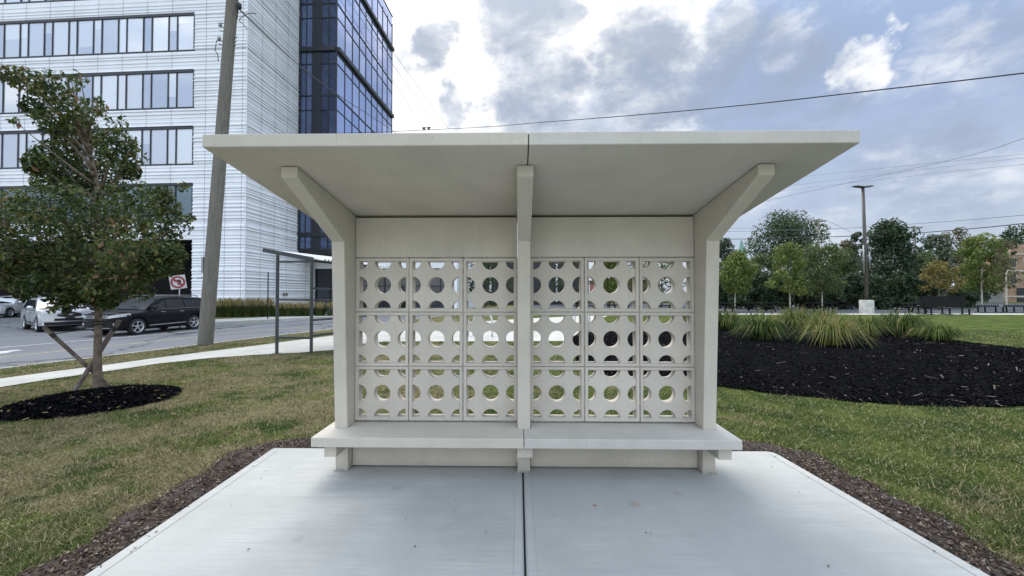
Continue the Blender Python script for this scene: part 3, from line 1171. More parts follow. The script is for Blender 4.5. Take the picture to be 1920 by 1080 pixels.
bme = block_mesh()
for sgn in (-1, 1):
    for i in range(3):
        for j in range(3):
            o = bpy.data.objects.new('screen_block', bme)
            COL.objects.link(o)
            o.parent = shelter
            xc = HW + PIT * (i + .5)
            o.location = (sgn * xc + random.uniform(-.0015, .0015), random.uniform(0, .007), ZB0 + PZ * (j + .5) + random.uniform(-.001, .001))
            o.rotation_euler = (0, random.uniform(-.005, .005), random.uniform(-.004, .004))
            bv = o.modifiers.new('bevel', 'BEVEL')
            bv.width = .004; bv.segments = 2; bv.limit_method = 'ANGLE'; bv.angle_limit = R(50)
    b = MB()
    xx0 = HW + .001 if sgn > 0 else -AI + .001
    for i in range(4):
        xm = sgn * (HW + PIT * i)
        b.box(xm - .0065, xm + .0065, .011, .088, ZB0, ZTOPB)
    for j in range(4):
        zm = ZB0 + PZ * j
        for i in range(3):
            xa = sgn * (HW + PIT * i) if sgn > 0 else -(HW + PIT * (i + 1))
            b.box(xa + .0067, xa + PIT - .0067, .0112, .0878, zm - .0065, zm + .0065)
    b.build('mortar_joints', M['mortar'], shelter)

# litter on the slab
n = 90
pp = np.column_stack([rng.uniform(-2.2, 2.2, n), PY1 - .05 - rng.random(n) ** 1 * 2.6, np.full(n, .008)])
side = rng.random(n) < .35
pp[side, 0] = np.where(rng.random(side.sum()) < .5, edge_l(pp[side, 1]) + .02 + rng.random(side.sum()) * .08, edge_r(pp[side, 1]) - .02 - rng.random(side.sum()) * .08)
flakes('litter', pp, .012, .007, rng.random(n) * .7, M['mulch_brown'], .2)

# ------------------------------------------------------------------ foliage builders


def clump_leaves(cl, size, per, up=.35, shell=.5, aspect=.55, tone_mu=None):
    """cl: list of (x,y,z, rx,ry,rz, count scale). Folded two-triangle leaves -> (verts, tone)"""
    V, T = [], []
    for (x, y, z, rx, ry, rz, k) in cl:
        n = max(3, int(per * k))
        d = rng.normal(0, 1, (n, 3)); d /= np.linalg.norm(d, axis=1)[:, None]
        rr = np.where(rng.random(n) < shell, rng.uniform(.72, 1.08, n), rng.random(n) ** .4)[:, None]
        p = np.array([x, y, z]) + d * rr * np.array([rx, ry, rz])
        nrm = d * .55 + rng.normal(0, .55, (n, 3)) + np.array([0, 0, up])
        nrm /= np.linalg.norm(nrm, axis=1)[:, None]
        ax = np.cross(nrm, rng.normal(0, 1, (n, 3))); ax /= np.linalg.norm(ax, axis=1)[:, None] + 1e-9
        ax[:, 2] -= .25
        bt = np.cross(nrm, ax)
        s = (size * rng.uniform(.6, 1.35, n))[:, None]
        a0 = p - ax * s * .5
        a2 = p + ax * s * .5
        fold = nrm * s * .12
        l = p + bt * s * aspect * .5 + fold
        r = p - bt * s * aspect * .5 + fold
        V.append(np.stack([a0, l, a2, a0, a2, r], 1).reshape(-1, 3))
        mu = rng.normal(0, .10)
        t = np.clip(rng.beta(2.0, 2.6, n) + mu, 0, 1)
        T.append(np.repeat(t, 2))
    return np.concatenate(V), np.concatenate(T)


def limb_pts(a, c, sag=.15, n=5):
    a, c = Vector(a), Vector(c)
    out = []
    perp = Vector((random.uniform(-1, 1), random.uniform(-1, 1), random.uniform(-.3, .6))) * (c - a).length * sag
    for i in range(n):
        f = i / (n - 1)
        out.append(a.lerp(c, f) + perp * sin(pi * f) * .6)
    return out


def far_tree(name, u, v_top, v_bot, u0, u1, z, lm, bm_, label, group, crown_v=None, nclump=26, per=90, leaf=.30, v_ground=None, loose=0.0, cone=False, seed=1, limbs=True, lobes=None):
    """tree standing at forward distance z; crown spans pixels u0..u1, v_top..v_bot in the survey photo"""
    random.seed(seed * 13 + 5)
    k = z / F
    base = dp(u, 560, z)
    gz = Hxy(base)
    root = empty(name, (base.x, base.y, gz), 0, label, 'tree', group)
    top = dp(u, v_top, z).z - gz
    bot = dp(u, v_bot, z).z - gz
    cxo = ((u0 + u1) / 2 - u) * k
    rx = (u1 - u0) / 2 * k
    hgt = top - bot
    cl = []
    if lobes:
        for (lu, lv, lr) in lobes:
            q = dp(lu, lv, z)
            cl.append(((lu - u) * k, random.uniform(-.6, .6) * rx, q.z - gz, lr * k, lr * k, lr * k * .85, 1.3))
    for i in range(nclump):
        f = (i + .5) / nclump
        zz = bot + hgt * (.06 + .86 * f)
        if cone:
            prof = (1 - f) ** .8 * .95 + .08
        else:
            prof = math.sqrt(max(.05, 1 - ((f - .42) / .62) ** 2))
        a = i * 2.4 + random.uniform(-.5, .5)
        q = random.uniform(.35, .95) * prof
        r = rx * random.uniform(.22, .40) * (0.75 if cone else 1) * (1 - .25 * loose)
        cl.append((cxo * f ** .3 + cos(a) * q * (rx - r * .5), sin(a) * q * (rx - r * .5) * .7, zz, r * .92, r * .7, r * random.uniform(.6, .9) if not cone else r * .55, r / (rx * .3)))
    V, T = clump_leaves(cl, leaf, per * 1.35 * (1 - .35 * loose))
    # crown as a mesh in local coordinates; x along the view's right
    ang = YAW
    X = V[:, 0] * cos(ang) - V[:, 1] * sin(ang)
    Y = V[:, 0] * sin(ang) + V[:, 1] * cos(ang)
    V = np.column_stack([X, Y, V[:, 2]])
    np_mesh('crown', V, 3, lm, root, T)
    b = MB()
    tr = max(.05, .014 * top) * (.8 if bm_ is M['bark_pale'] else 1) if not cone else .05 + .012 * top
    ttop = bot + hgt * (.75 if bm_ is not M['bark_pale'] else .42)
    b.tube([(0, 0, -.1), (random.uniform(-.05, .05), 0, bot * .5), (cxo * .3, random.uniform(-.1, .1), bot + hgt * .3), (cxo * .8, 0, ttop)], [tr, tr * .85, tr * .6, tr * .15], 8)
    if limbs and not cone and bm_ is not M['bark_pale']:
        for c in cl[::3]:
            z0 = max(bot * .8, min(c[2] - rx * .4, ttop * .8))
            b.tube(limb_pts((cxo * .2, 0, z0), (c[0], c[1], c[2])), [tr * .4, tr * .33, tr * .25, tr * .16, tr * .06], 5)
    b.build('trunk', bm_, root)
    random.seed(seed)
    return root


# ------------------------------------------------------------------ the young tree on the left
tz = (TREE - CAM).dot(FW)
ytree = empty('young_tree', TREE, 0, 'young staked tree with dark green and browning leaves in a black mulch ring', 'tree')
CL = [(20, 140, 26, .30), (48, 152, 34, .5), (92, 165, 40, .6), (130, 152, 24, .35), (150, 150, 16, .2), (140, 205, 40, .75), (70, 195, 40, .8), (30, 190, 24, .35), (28, 228, 9, .12), (105, 230, 38, .8), (187, 205, 14, .22), (183, 190, 9, .14),
      (155, 255, 54, 1), (212, 275, 44, .9), (222, 232, 20, .3), (252, 295, 22, .35), (100, 290, 52, 1), (60, 300, 30, .5), (246, 320, 26, .5), (185, 325, 62, 1.2), (78, 335, 44, .9), (132, 345, 44, .9),
      (30, 395, 58, 1), (-30, 420, 55, .9), (105, 395, 62, 1.1), (185, 400, 62, 1.1), (255, 385, 52, 1), (305, 365, 26, .5), (312, 395, 36, .7), (343, 350, 10, .16), (338, 420, 22, .35), (358, 408, 9, .12),
      (0, 465, 58, 1), (80, 462, 66, 1.2), (165, 470, 70, 1.3), (245, 455, 60, 1.1), (305, 440, 40, .8), (318, 478, 32, .6),
      (-40, 495, 50, .8), (30, 500, 50, 1), (105, 508, 52, 1.0), (175, 505, 52, 1.0), (240, 498, 48, 1), (295, 488, 40, .8), (322, 505, 18, .3),
      (60, 532, 24, .4), (112, 548, 30, .55), (140, 560, 18, .3), (185, 535, 30, .5), (255, 528, 24, .4), (98, 578, 12, .2), (20, 528, 22, .3), (130, 580, 10, .15)]
CL = [(u, v, r * (.9 if v < 340 else 1), k * (.62 if v < 245 else .85)) for u, v, r, k in CL if (u, v) not in ((60, 300), (30, 190), (78, 335), (-30, 420))] + [(206, 560, 24, .35), (265, 545, 20, .3), (45, 545, 24, .35), (86, 338, 38, .7), (66, 308, 24, .4), (-35, 430, 40, .5)] + [(182, 548, 28, .5), (150, 552, 24, .4), (214, 545, 22, .35)]
CL = [(u, v, r * (1.25 if r < 23 else 1), k * (.38 if r < 23 else 1)) for u, v, r, k in CL]
cl = []
random.seed(3)
kk = tz / F
for (u, v, r, k) in CL:
    for _ in range(2 if r > 40 else 1):
        off = random.uniform(-1, 1) * min(.95, .25 + (v - 110) / 420)
        p = dp(u + random.uniform(-.15, .15) * r, v + random.uniform(-.1, .1) * r, tz + off) - TREE
        q = r * kk * .92
        cl.append((p.x, p.y, p.z, q, q * .6, q * .85, k * (.62 if r > 40 else 1)))
V, T = clump_leaves(cl, .074, 820, up=.4, shell=.3, aspect=.46)
np_mesh('crown', V, 3, M['leaf_near'], ytree, T)
b = MB()
b.tube([(0, 0, -.06), (.01, 0, .04), (0, 0, .5), (-.02, .02, 1.3), (.0, 0, 2.0), (-.03, .0, 2.7), (-.12, .05, 3.4), (-.3, 0, 4.2), (-.62, .0, 4.75)], [.078, .062, .050, .046, .041, .036, .028, .018, .007], 12)
for c in cl:
    if c[3] * c[6] < .1 and random.random() < .3: pass
    zz = c[2]
    t0 = max(1.35, min(zz - .35 - .5 * hypot(c[0], c[1]), 4.2))
    tx = 0 if t0 < 2.7 else -.25 * (t0 - 2.7) / 1.6
    r0 = .024
    b.tube(limb_pts((tx, 0, t0), c[:3], .12, 6), [r0, r0 * .8, r0 * .6, r0 * .42, r0 * .28, r0 * .12], 6)
b.build('trunk', M['bark'], ytree)
# stakes leaning across the trunk, each with a tie to the trunk
for (ua, va, za, ub, vb, zb, lab) in ((82, 613, tz - .32, 212, 731, tz + .22, 'weathered wooden stake leaning down from left to right across the young tree trunk'),
                                      (224, 600, tz + .30, 134, 744, tz - .20, 'weathered wooden stake leaning down from right to left behind the young tree trunk')):
    a_, c_ = dp(ua, va, za), dp(ub, vb, zb)
    c_ = c_ + (c_ - a_).normalized() * .12
    b = MB(); b.bar(a_, c_, .062, .05)
    o = tag(b.build('tree_stake', M['stake'], bevel=.004), lab, 'stake', 'stakes at the young tree')
    b = MB()
    d = (c_ - a_).normalized()
    q = a_ + d * .16
    tw = Vector((TREE.x, TREE.y, q.z + .15))
    b.tube([q + Vector((0, 0, .02)), q.lerp(tw, .5) + Vector((0, 0, -.02)), tw], .007, 6)
    b.tube([tw + Vector((.078 * cos(t * pi / 5), .078 * sin(t * pi / 5), 0)) for t in range(11)], .010, 6)
    b.bar(q - d * .035, q + d * .035, .068, .056)
    b.build('tie_strap', M['strap'], o)

# ------------------------------------------------------------------ utility pole on the near verge
pb = gl(385, 646)
pz = (pb - CAM).dot(FW)
upole = empty('utility_pole', (pb.x, pb.y, pb.z), 0, 'tall weathered wooden utility pole leaning beside the sidewalk, in front of the white building', 'utility pole')
lean = (428 - 385) * pz / F / 11.3
ph = 13.0


def pole_at(h):
    return Vector((RT.x * lean * h, RT.y * lean * h, h))


b = MB()
b.tube([pole_at(h) for h in (-.3, 0, 2, 4, 6, 8, 10, 12, ph)], [.215, .21, .20, .192, .184, .177, .17, .163, .16], 20)
b.build('shaft', M['pole'], upole)


def at_pole(v):
    return (dp(400, v, pz).z - pb.z)


b = MB()
h = at_pole(520); q = pole_at(h)
b.bar(q - RT * .19 + Vector((0, 0, -.0)), q - RT * .42 + Vector((0, 0, -.03)), .05)
b.build('step_bolt', M['galv'], upole)
for v0, v1 in ((482, 512),):
    h0, h1 = at_pole(v1), at_pole(v0)
    b = MB()
    c0 = pole_at(h0) - RT * .21 - FW * .05
    b.box(c0.x - .03, c0.x + .03, c0.y - .05, c0.y + .05, h0, h1)
    b.build('conduit_box', M['galv'], upole)
for v in (45, 52, 60, 78, 85):
    h = at_pole(v); q = pole_at(h)
    b = MB()
    sgn = -1
    e = q + RT * sgn * (.17 + .16) + Vector((0, 0, .05))
    b.tube([q + RT * sgn * .14, e], .018, 6)
    if v in (52, 78):
        b.lathe([(.0, 0), (.05, .0), (.055, .03), (.03, .05), (.05, .07), (.045, .1), (0, .11)], 10, 0, Matrix.Translation(e))
    b.build('insulator', M['galv'], upole)
b = MB()
h0, h1 = at_pole(115), at_pole(76)
q = pole_at((h0 + h1) / 2) - RT * .33
b.tube([pole_at(h1) - RT * .16, pole_at(h1) - RT * .42, pole_at((h0 + h1) / 2) - RT * .44, pole_at((h0 * .6 + h1 * .4)) - RT * .36, pole_at(h0) - RT * .30], .012, 6)
b.build('hanging_wire', M['wire'], upole)
for v in (70, 78, 85):
    q = pole_at(at_pole(v)) + RT * .15
    b = MB(); b.tube([q, q + RT * .09 + Vector((0, 0, .02))], .03, 6)
    b.build('wire_clamp', M['galv'], upole)
q = pole_at(at_pole(12)) + RT * .15
b = MB(); b.lathe([(0, -.08), (.06, -.07), (.075, 0), (.05, .04), (.07, .08), (0, .1)], 12, 0, Matrix.Translation(q + RT * .1)); b.tube([q - RT * .05, q + RT * .1], .025, 6)
b.build('cable_bracket', M['strap'], upole)
b = MB()
q = dp(447, 16, pz - .1) - Vector((pb.x, pb.y, pb.z))


def lp(u, v, dz=0):
    return dp(u, v, pz + dz) - Vector((pb.x, pb.y, pb.z))


b.tube([lp(480, 26), lp(470, 24.5), lp(461, 27), lp(455, 31), lp(449, 36), lp(450, 41), lp(457, 46), lp(461, 51), lp(463, 55)], .012, 6)
b.tube([lp(447, 16), lp(446, 24), lp(445, 30), lp(445, 36)], .014, 6)
b.build('cable_loop', M['wire'], upole)

# ------------------------------------------------------------------ wires


def wire(pts, r, label, mt='wire', group='overhead wires', n=8):
    """pts: (u,v,forward distance)"""
    P = [dp(*p) for p in pts]
    b = MB()
    if len(P) == 2:
        Q = [P[0].lerp(P[1], i / n) for i in range(n + 1)]
    else:
        Q = []
        for i in range(len(P) - 1):
            p0 = P[max(0, i - 1)]; p1 = P[i]; p2 = P[i + 1]; p3 = P[min(len(P) - 1, i + 2)]
            for k in range(4):
                t = k / 4
                Q.append(.5 * ((2 * p1) + (p2 - p0) * t + (2 * p0 - 5 * p1 + 4 * p2 - p3) * t * t + (3 * p1 - p0 - 3 * p2 + p3) * t ** 3))
        Q.append(P[-1])
    b.tube(Q, r, 6)
    o = b.build('power_line', M[mt])
    return tag(o, label, 'wire', group)


wire([(-60, 280, 62), (738, 246.5, 40), (1018, 229, 27), (1335, 203, 20), (1653, 168, 16), (1920, 137, 13.5), (2200, 100, 11.5)], .024, 'thick dark cable sweeping low across the sky over the shelter roof')
_w = bpy.data.objects['power_line']
b = MB()
for u, v in ((795, 242.5), (804, 242)):
    q = dp(u, v, 37.5)
    b.box(q.x - .09, q.x + .09, q.y - .05, q.y + .05, q.z - .08, q.z + .20)
    b.bar(q + Vector((-.2, 0, .12)), q + Vector((.2, 0, .16)), .07)
b.build('wire_clamp', M['wire'], _w)
wire([(445, 14, pz - .1), (560, 122, 19), (640, 182, 25), (738, 246, 36), (860, 330, 60)], .022, 'black cable running from the utility pole down past the glass tower')
for (ua, ub, lab) in ((667, 842, 'thin wire slanting down beside the glass tower, farthest right of three'), (652, 822, 'thin wire slanting down beside the glass tower, middle of three'), (638, 797, 'thin wire slanting down across the glass tower, farthest left of three')):
    wire([(ua - 90, -123, 16), (ua, 0, 19), ((ua + ub) / 2, 122, 26), (ub, 243, 40), (ub + 60, 330, 70)], .012, lab, 'wire_pale', 'distribution wires by the tower')
wire([(1250, 451, 75), (1350, 449, 70), (1620, 442, 52), (1770, 433, 44), (1920, 419, 38), (2100, 398, 32)], .050, 'thick black cable crossing the light pole in front of the far trees')
wire([(1250, 436, 80), (1365, 434, 76), (1560, 429, 64), (1750, 417, 52), (1920, 403, 44), (2100, 384, 38)], .035, 'thin wire just above the black cable over the far trees', 'wire_pale')
wire([(1250, 430, 82), (1365, 428, 80), (1470, 427, 77), (1545, 415, 72)], .03, 'short thin wire reaching the pole behind the tall loose tree', 'wire_pale')
wire([(1380, 390, 60), (1430, 378, 54), (1774, 302, 34), (1920, 259, 28), (2100, 205, 24)], .02, 'thin wire rising steeply to the right above the light pole', 'wire_pale')
for (va, vb, lab) in ((332, 289, 'upper one of three thin parallel wires above the light pole'), (346, 296, 'middle one of three thin parallel wires above the light pole'), (354, 308, 'lower one of three thin parallel wires above the light pole')):
    wire([(1400, va + (va - vb) * .28, 60), (1500, va, 52), (1700, (va + vb) / 2, 42), (1920, vb, 34), (2100, vb - (va - vb) * .3, 30)], .013, lab, 'wire_pale', 'parallel wires above the light pole')
wire([(1536, 410, 72), (1560, 418, 76), (1598, 436, 84)], .03, 'wire falling to the right from the pole behind the tall tree', 'wire_pale')
wire([(1640, 478, 70), (1680, 470, 66), (1717, 463, 62)], .03, 'wire reaching the transformer pole from the left', 'wire_pale')

# ------------------------------------------------------------------ the white office building
BZ0 = 29.0
bc = cw((458.5 - 960) / F * BZ0, BZ0, -.30)
brz = YAW - math.atan(720 / 11460.0)
office = empty('office_building', bc, brz, 'large white ribbed office building with ribbon windows and a blue glass tower', 'building')
Rb = Matrix.Rotation(-brz, 3, 'Z')


def loc_b(p):
    return Rb @ (Vector(p) - bc)


def zb_at(v, z=29.27):
    return dp(960, v, z).z - bc.z


BH = 36.0
random.seed(21)
# shared rib profile: (height, offset outwards)
floor_lines = []
wt = [zb_at(v) for v in (449.5, 342.5, 236, 130, 23)]
step = (wt[4] - wt[1]) / 3
wt += [wt[4] + step, wt[4] + 2 * step]
wb_ = [t - 2.98 for t in wt]
prof = [(-.2, 0)]
z = 0.15
while z < BH:
    hgt = random.choice((.20, .24, .28, .34, .42))
    rise = random.choice((.025, .04, .055, .075))
    prof += [(z, .0), (z + .04, rise), (z + hgt * .35, rise), (z + hgt * .35 + rise * 1.1, .0)]
    z += hgt
for t in wb_:
    prof = [(a, o) for a, o in prof if abs(a - t) > .05]
    prof += [(t - .045, 0), (t - .04, -.05), (t + .04, -.05), (t + .045, 0)]
prof.sort()


def prof_cut(z0, z1):
    zs = [a for a, _ in prof]; os_ = [o for _, o in prof]
    f = lambda q: float(np.interp(q, zs, os_))
    return [(z0, f(z0))] + [(a, o) for a, o in prof if z0 < a < z1] + [(z1, f(z1))]


def clad(name, x0, y0, x1, y1, z0, z1, seams=(), nrm=(0, -1)):
    b = MB()
    pr = prof_cut(z0, z1)
    n = len(pr)
    for (xx, yy) in ((x0, y0), (x1, y1)):
        pass
    vs = [(x0 + nrm[0] * o, y0 + nrm[1] * o, a) for a, o in pr] + [(x1 + nrm[0] * o, y1 + nrm[1] * o, a) for a, o in pr]
    fs = [(i, i + 1, n + i + 1, n + i) for i in range(n - 1)]
    b.add(vs, fs, 0)
    L = hypot(x1 - x0, y1 - y0)
    for sdist in seams:
        f = sdist / L
        cx, cy = x0 + (x1 - x0) * f, y0 + (y1 - y0) * f
        ex, ey = (x1 - x0) / L * .012, (y1 - y0) / L * .012
        vs = [(cx - ex + nrm[0] * (o + .004), cy - ey + nrm[1] * (o + .004), a) for a, o in pr] + [(cx + ex + nrm[0] * (o + .004), cy + ey + nrm[1] * (o + .004), a) for a, o in pr]
        b.add(vs, fs, 1)
    return b.build(name, [M['white_metal'], M['seam']], office, recalc=False)


WX1 = -4.22            # right end of the ribbon windows
WX0 = -46.0
clad('wall', WX1, 0, 0, 0, -.2, BH, (.95, 2.6, 3.9))
SIDE = 6.45
clad('wall', 0, 0, 0, SIDE, -.2, BH, (1.6, 3.2, 4.8), (1, 0))
clad('wall', 0, SIDE, 0, 9.2, -.2, 5.8, (1.2,), (1, 0))
sm = tuple(2.05 * i + 1 for i in range(20))
edges = [(wt[0], wb_[1])] + [(wt[i], wb_[i + 1]) for i in range(1, 6)] + [(wt[6], BH)]
for z0, z1 in edges:
    clad('wall', WX0, 0, WX1, 0, z0, z1, sm)
b = MB(); b.box(.0, .06, -.06, .0, -.2, BH); b.build('corner_trim', M['white_metal'], office)
# left end, back and roof close the block
b = MB()
b.box(WX0, -.1, 26, 26.1, -.2, BH); b.box(WX0, -.1, .8, 26, BH - .3, BH - .02)
b.box(WX0 + .0, WX0 + .1, .15, 26, -.2, BH)
b.box(-.5, -.12, 9.2, 26, -.2, BH)
b.build('rear_walls', M['grey_wall'], office)
b = MB()
for i in range(1, 7):
    b.box(WX0 + .1, -.52, .75, 25.9, wb_[i] - .5, wb_[i] - .2)
b.build('floor_slab', M['dark_room'], office)
# ribbon windows
for r_ in range(1, 7):
    z0, z1 = wb_[r_] + .003, wt[r_] - .003
    f = MB()
    yo0, yo1 = -.01, .12
    f.box(WX0, WX1 - .003, -.03, yo1, z1 - .20, z1)
    f.box(WX0, WX1 - .003, yo0, yo1, z0, z0 + .09)
    x = WX1 - .003
    f.box(x - .10, x, yo0 - .003, yo1, z0 + .092, z1 - .202)
    xs = [x - .10]
    wide = True
    x -= .10
    while x > WX0 + 1.5:
        wdt = 1.31 if wide else .64
        x -= wdt
        xs.append(x)
        f.box(x - .07, x, yo0 + .003, yo1 - .004, z0 + .092, z1 - .202)
        x -= .07
        xs.append(x)
        wide = not wide
    fr = f.build('window', M['frame_dark'], office)
    V, T = [], []
    for a0, a1 in zip(xs[0::2], xs[1::2]):
        zm = z1 - .15 - random.choice((0, 0, 0, .7, 1.3, 2.0)) * random.uniform(.7, 1.2)
        tn = random.random()
        for za_, zb_, tt in ((z0 + .05, zm, tn), (zm, z1 - .15, min(1, tn + .45))):
            if zb_ - za_ > .05:
                j = random.uniform(-.006, .006)
                V += [(a1 - .02, .05 + j, za_), (a0 + .02, .05 - j, za_), (a0 + .02, .05 - j, zb_), (a1 - .02, .05 + j, zb_)]
                T.append(tt)
    if r_ == 1:
        np_mesh('glass', np.array(V), 4, M['pane_dark'], fr, np.array(T))
    else:
        np_mesh('glass', np.array(V), 4, M['pane'], fr, np.array(T))
# ground floor: deep dark vehicle entrance with piers
b = MB()
b.box(WX0, WX1 - .01, 7.0, 7.1, -.2, wt[0] + .2)
b.box(WX0, WX1 - .01, .12, 7, wt[0] + .02, wt[0] + .2)
b.box(WX1 - .1, WX1 - .02, .10, 7, -.2, wt[0])
b.build('vehicle_entrance', M['dark_room'], office)
for x in (-13.5, -22.5, -31.5, -40.5):
    b = MB(); b.box(x - .35, x + .35, .15, .9, -.2, wt[0])
    b.build('entrance_pier', M['soffit_dark'], office)

# --- glass tower
GX, GY0 = 3.57, SIDE
GY1 = GY0 + 13.6
z_l = [dp(960, v, 35.2).z - bc.z for v in (468, 178, 90, 5)]
GB = z_l[0]
fl = (z_l[3] - z_l[1]) / 2
lines = [z_l[1] + fl * i for i in range(-3, 5)]
tw = MB()
tw.box(.02, GX - .14, GY0 + .14, GY1 - .14, GB + .02, BH + .4)
tower = tw.build('tower', M['dark_room'], office)
b = MB(); b.box(-.05, GX - .02, GY0 + .05, GY1 - .02, GB - .30, GB)
b.build('tower_soffit', M['soffit_dark'], tower)
# right face panes and left face panes
colsY = [GY0 + .04 + (GY1 - GY0 - .08) * i / 9 for i in range(10)]
rows = []
zz = [GB] + [l for l in lines if l > GB + .6] + [BH + .4]
for a, c in zip(zz, zz[1:]):
    if c - a > 2.2:
        rows += [(a, c - 1.35), (c - 1.35, c)]
    else:
        rows.append((a, c))
V, T = [], []
for y0, y1 in zip(colsY, colsY[1:]):
    for a, c in rows:
        j = random.uniform(-.006, .006); j2 = random.uniform(-.006, .006)
        V += [(GX + j, y0, a), (GX + j2, y1, a), (GX + j2, y1, c), (GX + j, y0, c)]
        T.append(random.random() * .8 + (.2 if c - a > 2 else 0))
np_mesh('curtain_glass', np.array(V), 4, M['tower_glass'], tower, np.array(T))
V, T = [], []
colsX = [.15, .68, 1.20, 2.15, 2.83, GX - .03]
for i, (x0, x1) in enumerate(zip(colsX, colsX[1:])):
    if i == 2: continue
    for a, c in rows:
        V += [(x0, GY0 + .02, a), (x1, GY0 + .02, a), (x1, GY0 + .02, c), (x0, GY0 + .02, c)]
        T.append(random.random() * .5 + (.45 if i < 2 else 0))
np_mesh('side_glass', np.array(V), 4, M['tower_dark'], tower, np.array(T))
b = MB()
b.box(-.08, .16, GY0 - .12, GY0 + .05, GB, BH + .4)
b.box(1.21, 2.14, GY0 - .02, GY0 + .06, GB, BH + .4)
for x in (.68, 2.83): b.box(x - .035, x + .035, GY0 - .035, GY0 + .03, GB, BH + .4)
b.box(GX - .05, GX + .05, GY0 - .045, GY0 + .05, GB, BH + .4)
b.box(GX - .08, GX + .05, GY1 - .05, GY1 + .05, GB, BH + .4)
for y in colsY[1:-1]: b.box(GX - .03, GX + .05, y - .03, y + .03, GB, BH + .4)
for i, l in enumerate(lines):
    if l < GB + .3: continue
    thick = (i % 2 == 0)
    hh = .20 if thick else .06
    pr = .28 if thick else .06
    b.box(GX - .02, GX + pr, GY0 + .052, GY1 + .1, l - hh, l + hh)
    b.box(.17, GX - .052, GY0 - pr * .6, GY0 + .028, l - hh + .003, l + hh - .003)
    b.box(GX - .02, GX + .055, GY0 + .052, GY1 - .052, l - 1.38, l - 1.32)
    b.box(.17, GX - .052, GY0 - .04, GY0 + .027, l - 1.38, l - 1.32)
b.box(GX - .02, GX + .08, GY0 + .052, GY1 + .05, GB - .1, GB + .12)
b.box(.17, GX - .052, GY0 - .08, GY0 + .027, GB - .098, GB + .118)
b.build('mullions', M['frame_dark'], tower)
# podium: dark glazed entrance under and behind the tower
b = MB()
b.box(-.08, 14, 9.3, 9.7, 4.3, GB - .31)
b.box(14, 14.3, 9.3, 25, -.2, GB - .31)
podium = b.build('podium', M['white_metal'], office)
b = MB()
x = 0.0
while x < 13.9:
    b.box(x, x + .10, 9.32, 9.5, -.2, 4.29); x += 1.4
b.box(.1, 13.9, 9.33, 9.48, 2.5, 2.6); b.box(.1, 13.9, 9.33, 9.48, -.2, .1)
b.build('entrance_frame', M['frame_dark'], podium)
V, T = [], []
x = 0.05
while x < 13.8:
    for a, c in ((0, 2.5), (2.55, 4.3)):
        V += [(x, 9.42, a), (x + 1.4, 9.42, a), (x + 1.4, 9.42, c), (x, 9.42, c)]; T.append(random.random())
    x += 1.4
np_mesh('entrance_glass', np.array(V), 4, M['shop_glass'], podium, np.array(T))
# two small square wall plates near the base of the side wall
for y in (4.3, 4.68):
    b = MB(); b.box(.085, .10, y, y + .24, 1.62, 1.86)
    b.build('wall_plate', M['bark'], office)

# ------------------------------------------------------------------ feather grasses along the wall


def feather_grass(p, hgt, label, seed):
    r = np.random.default_rng(seed)
    root = empty('ornamental_grass', p, 0, label, 'plant', 'feather grasses along the white building')
    n = 420
    az = r.uniform(0, 2 * pi, n); ln = r.uniform(.55, 1.0, n) * hgt * .66
    out = r.uniform(.1, .62, n)
    V, T = [], []
    for i in range(n):
        d = np.array([cos(az[i]), sin(az[i]), 0]); sdv = np.array([-d[1], d[0], 0]) * .03
        b0 = d * r.uniform(0, .34)
        m = b0 + d * out[i] * .4 + np.array([0, 0, ln[i] * .6])
        e = b0 + d * out[i] + np.array([0, 0, ln[i]])
        V += [b0 - sdv, b0 + sdv, m + sdv * .8, m - sdv * .8, m - sdv * .8, m + sdv * .8, e + sdv * .1, e - sdv * .1]
        t = r.uniform(0, .62); T += [t, t]
    np_mesh('leaves', np.array(V), 4, M['grass_plume'], root, np.array(T))
    V, T = [], []
    for i in range(150):
        a = r.uniform(0, 2 * pi); d = np.array([cos(a), sin(a), 0]); q = d * r.uniform(0, .34)
        h0 = hgt * r.uniform(.5, .65); h1 = hgt * r.uniform(.8, 1.02)
        e = q * 1.6
        sdv = np.array([-d[1], d[0], 0]) * .03
        V += [q + [0, 0, h0] - sdv, q + [0, 0, h0] + sdv, e + [0, 0, h1] + sdv * .3, e + [0, 0, h1] - sdv * .3]
        T.append(r.uniform(.8, 1))
    np_mesh('plumes', np.array(V), 4, M['grass_plume'], root, np.array(T))
    return root


i = 0
for u in (412, 430, 448, 466, 484, 503, 522, 541, 560, 579, 600, 622):
    v = 597 - (u - 412) * .022
    zz = 27.4 + (u - 412) * .010
    p = dp(u, v - 1, zz); p.z = fz + .004
    adj = ['first', 'second', 'third', 'fourth', 'fifth', 'sixth', 'seventh', 'eighth', 'ninth', 'tenth', 'eleventh', 'twelfth'][i]
    tall = 'plumed' if i < 6 else 'darker'
    feather_grass(p, 1.38 if i < 6 else 1.05, '%s feather grass clump along the white wall, %s to the right of the utility pole' % (tall, adj), 40 + i)
    i += 1
# thin sign post at the far kerb
p = gp(502, 598, fz)
b = MB(); b.tube([(p.x, p.y, fz - .1), (p.x, p.y, fz + 3.1)], .035, 8)
tag(b.build('sign_post', M['black_metal']), 'thin dark post at the far kerb in front of the feather grass', 'post')

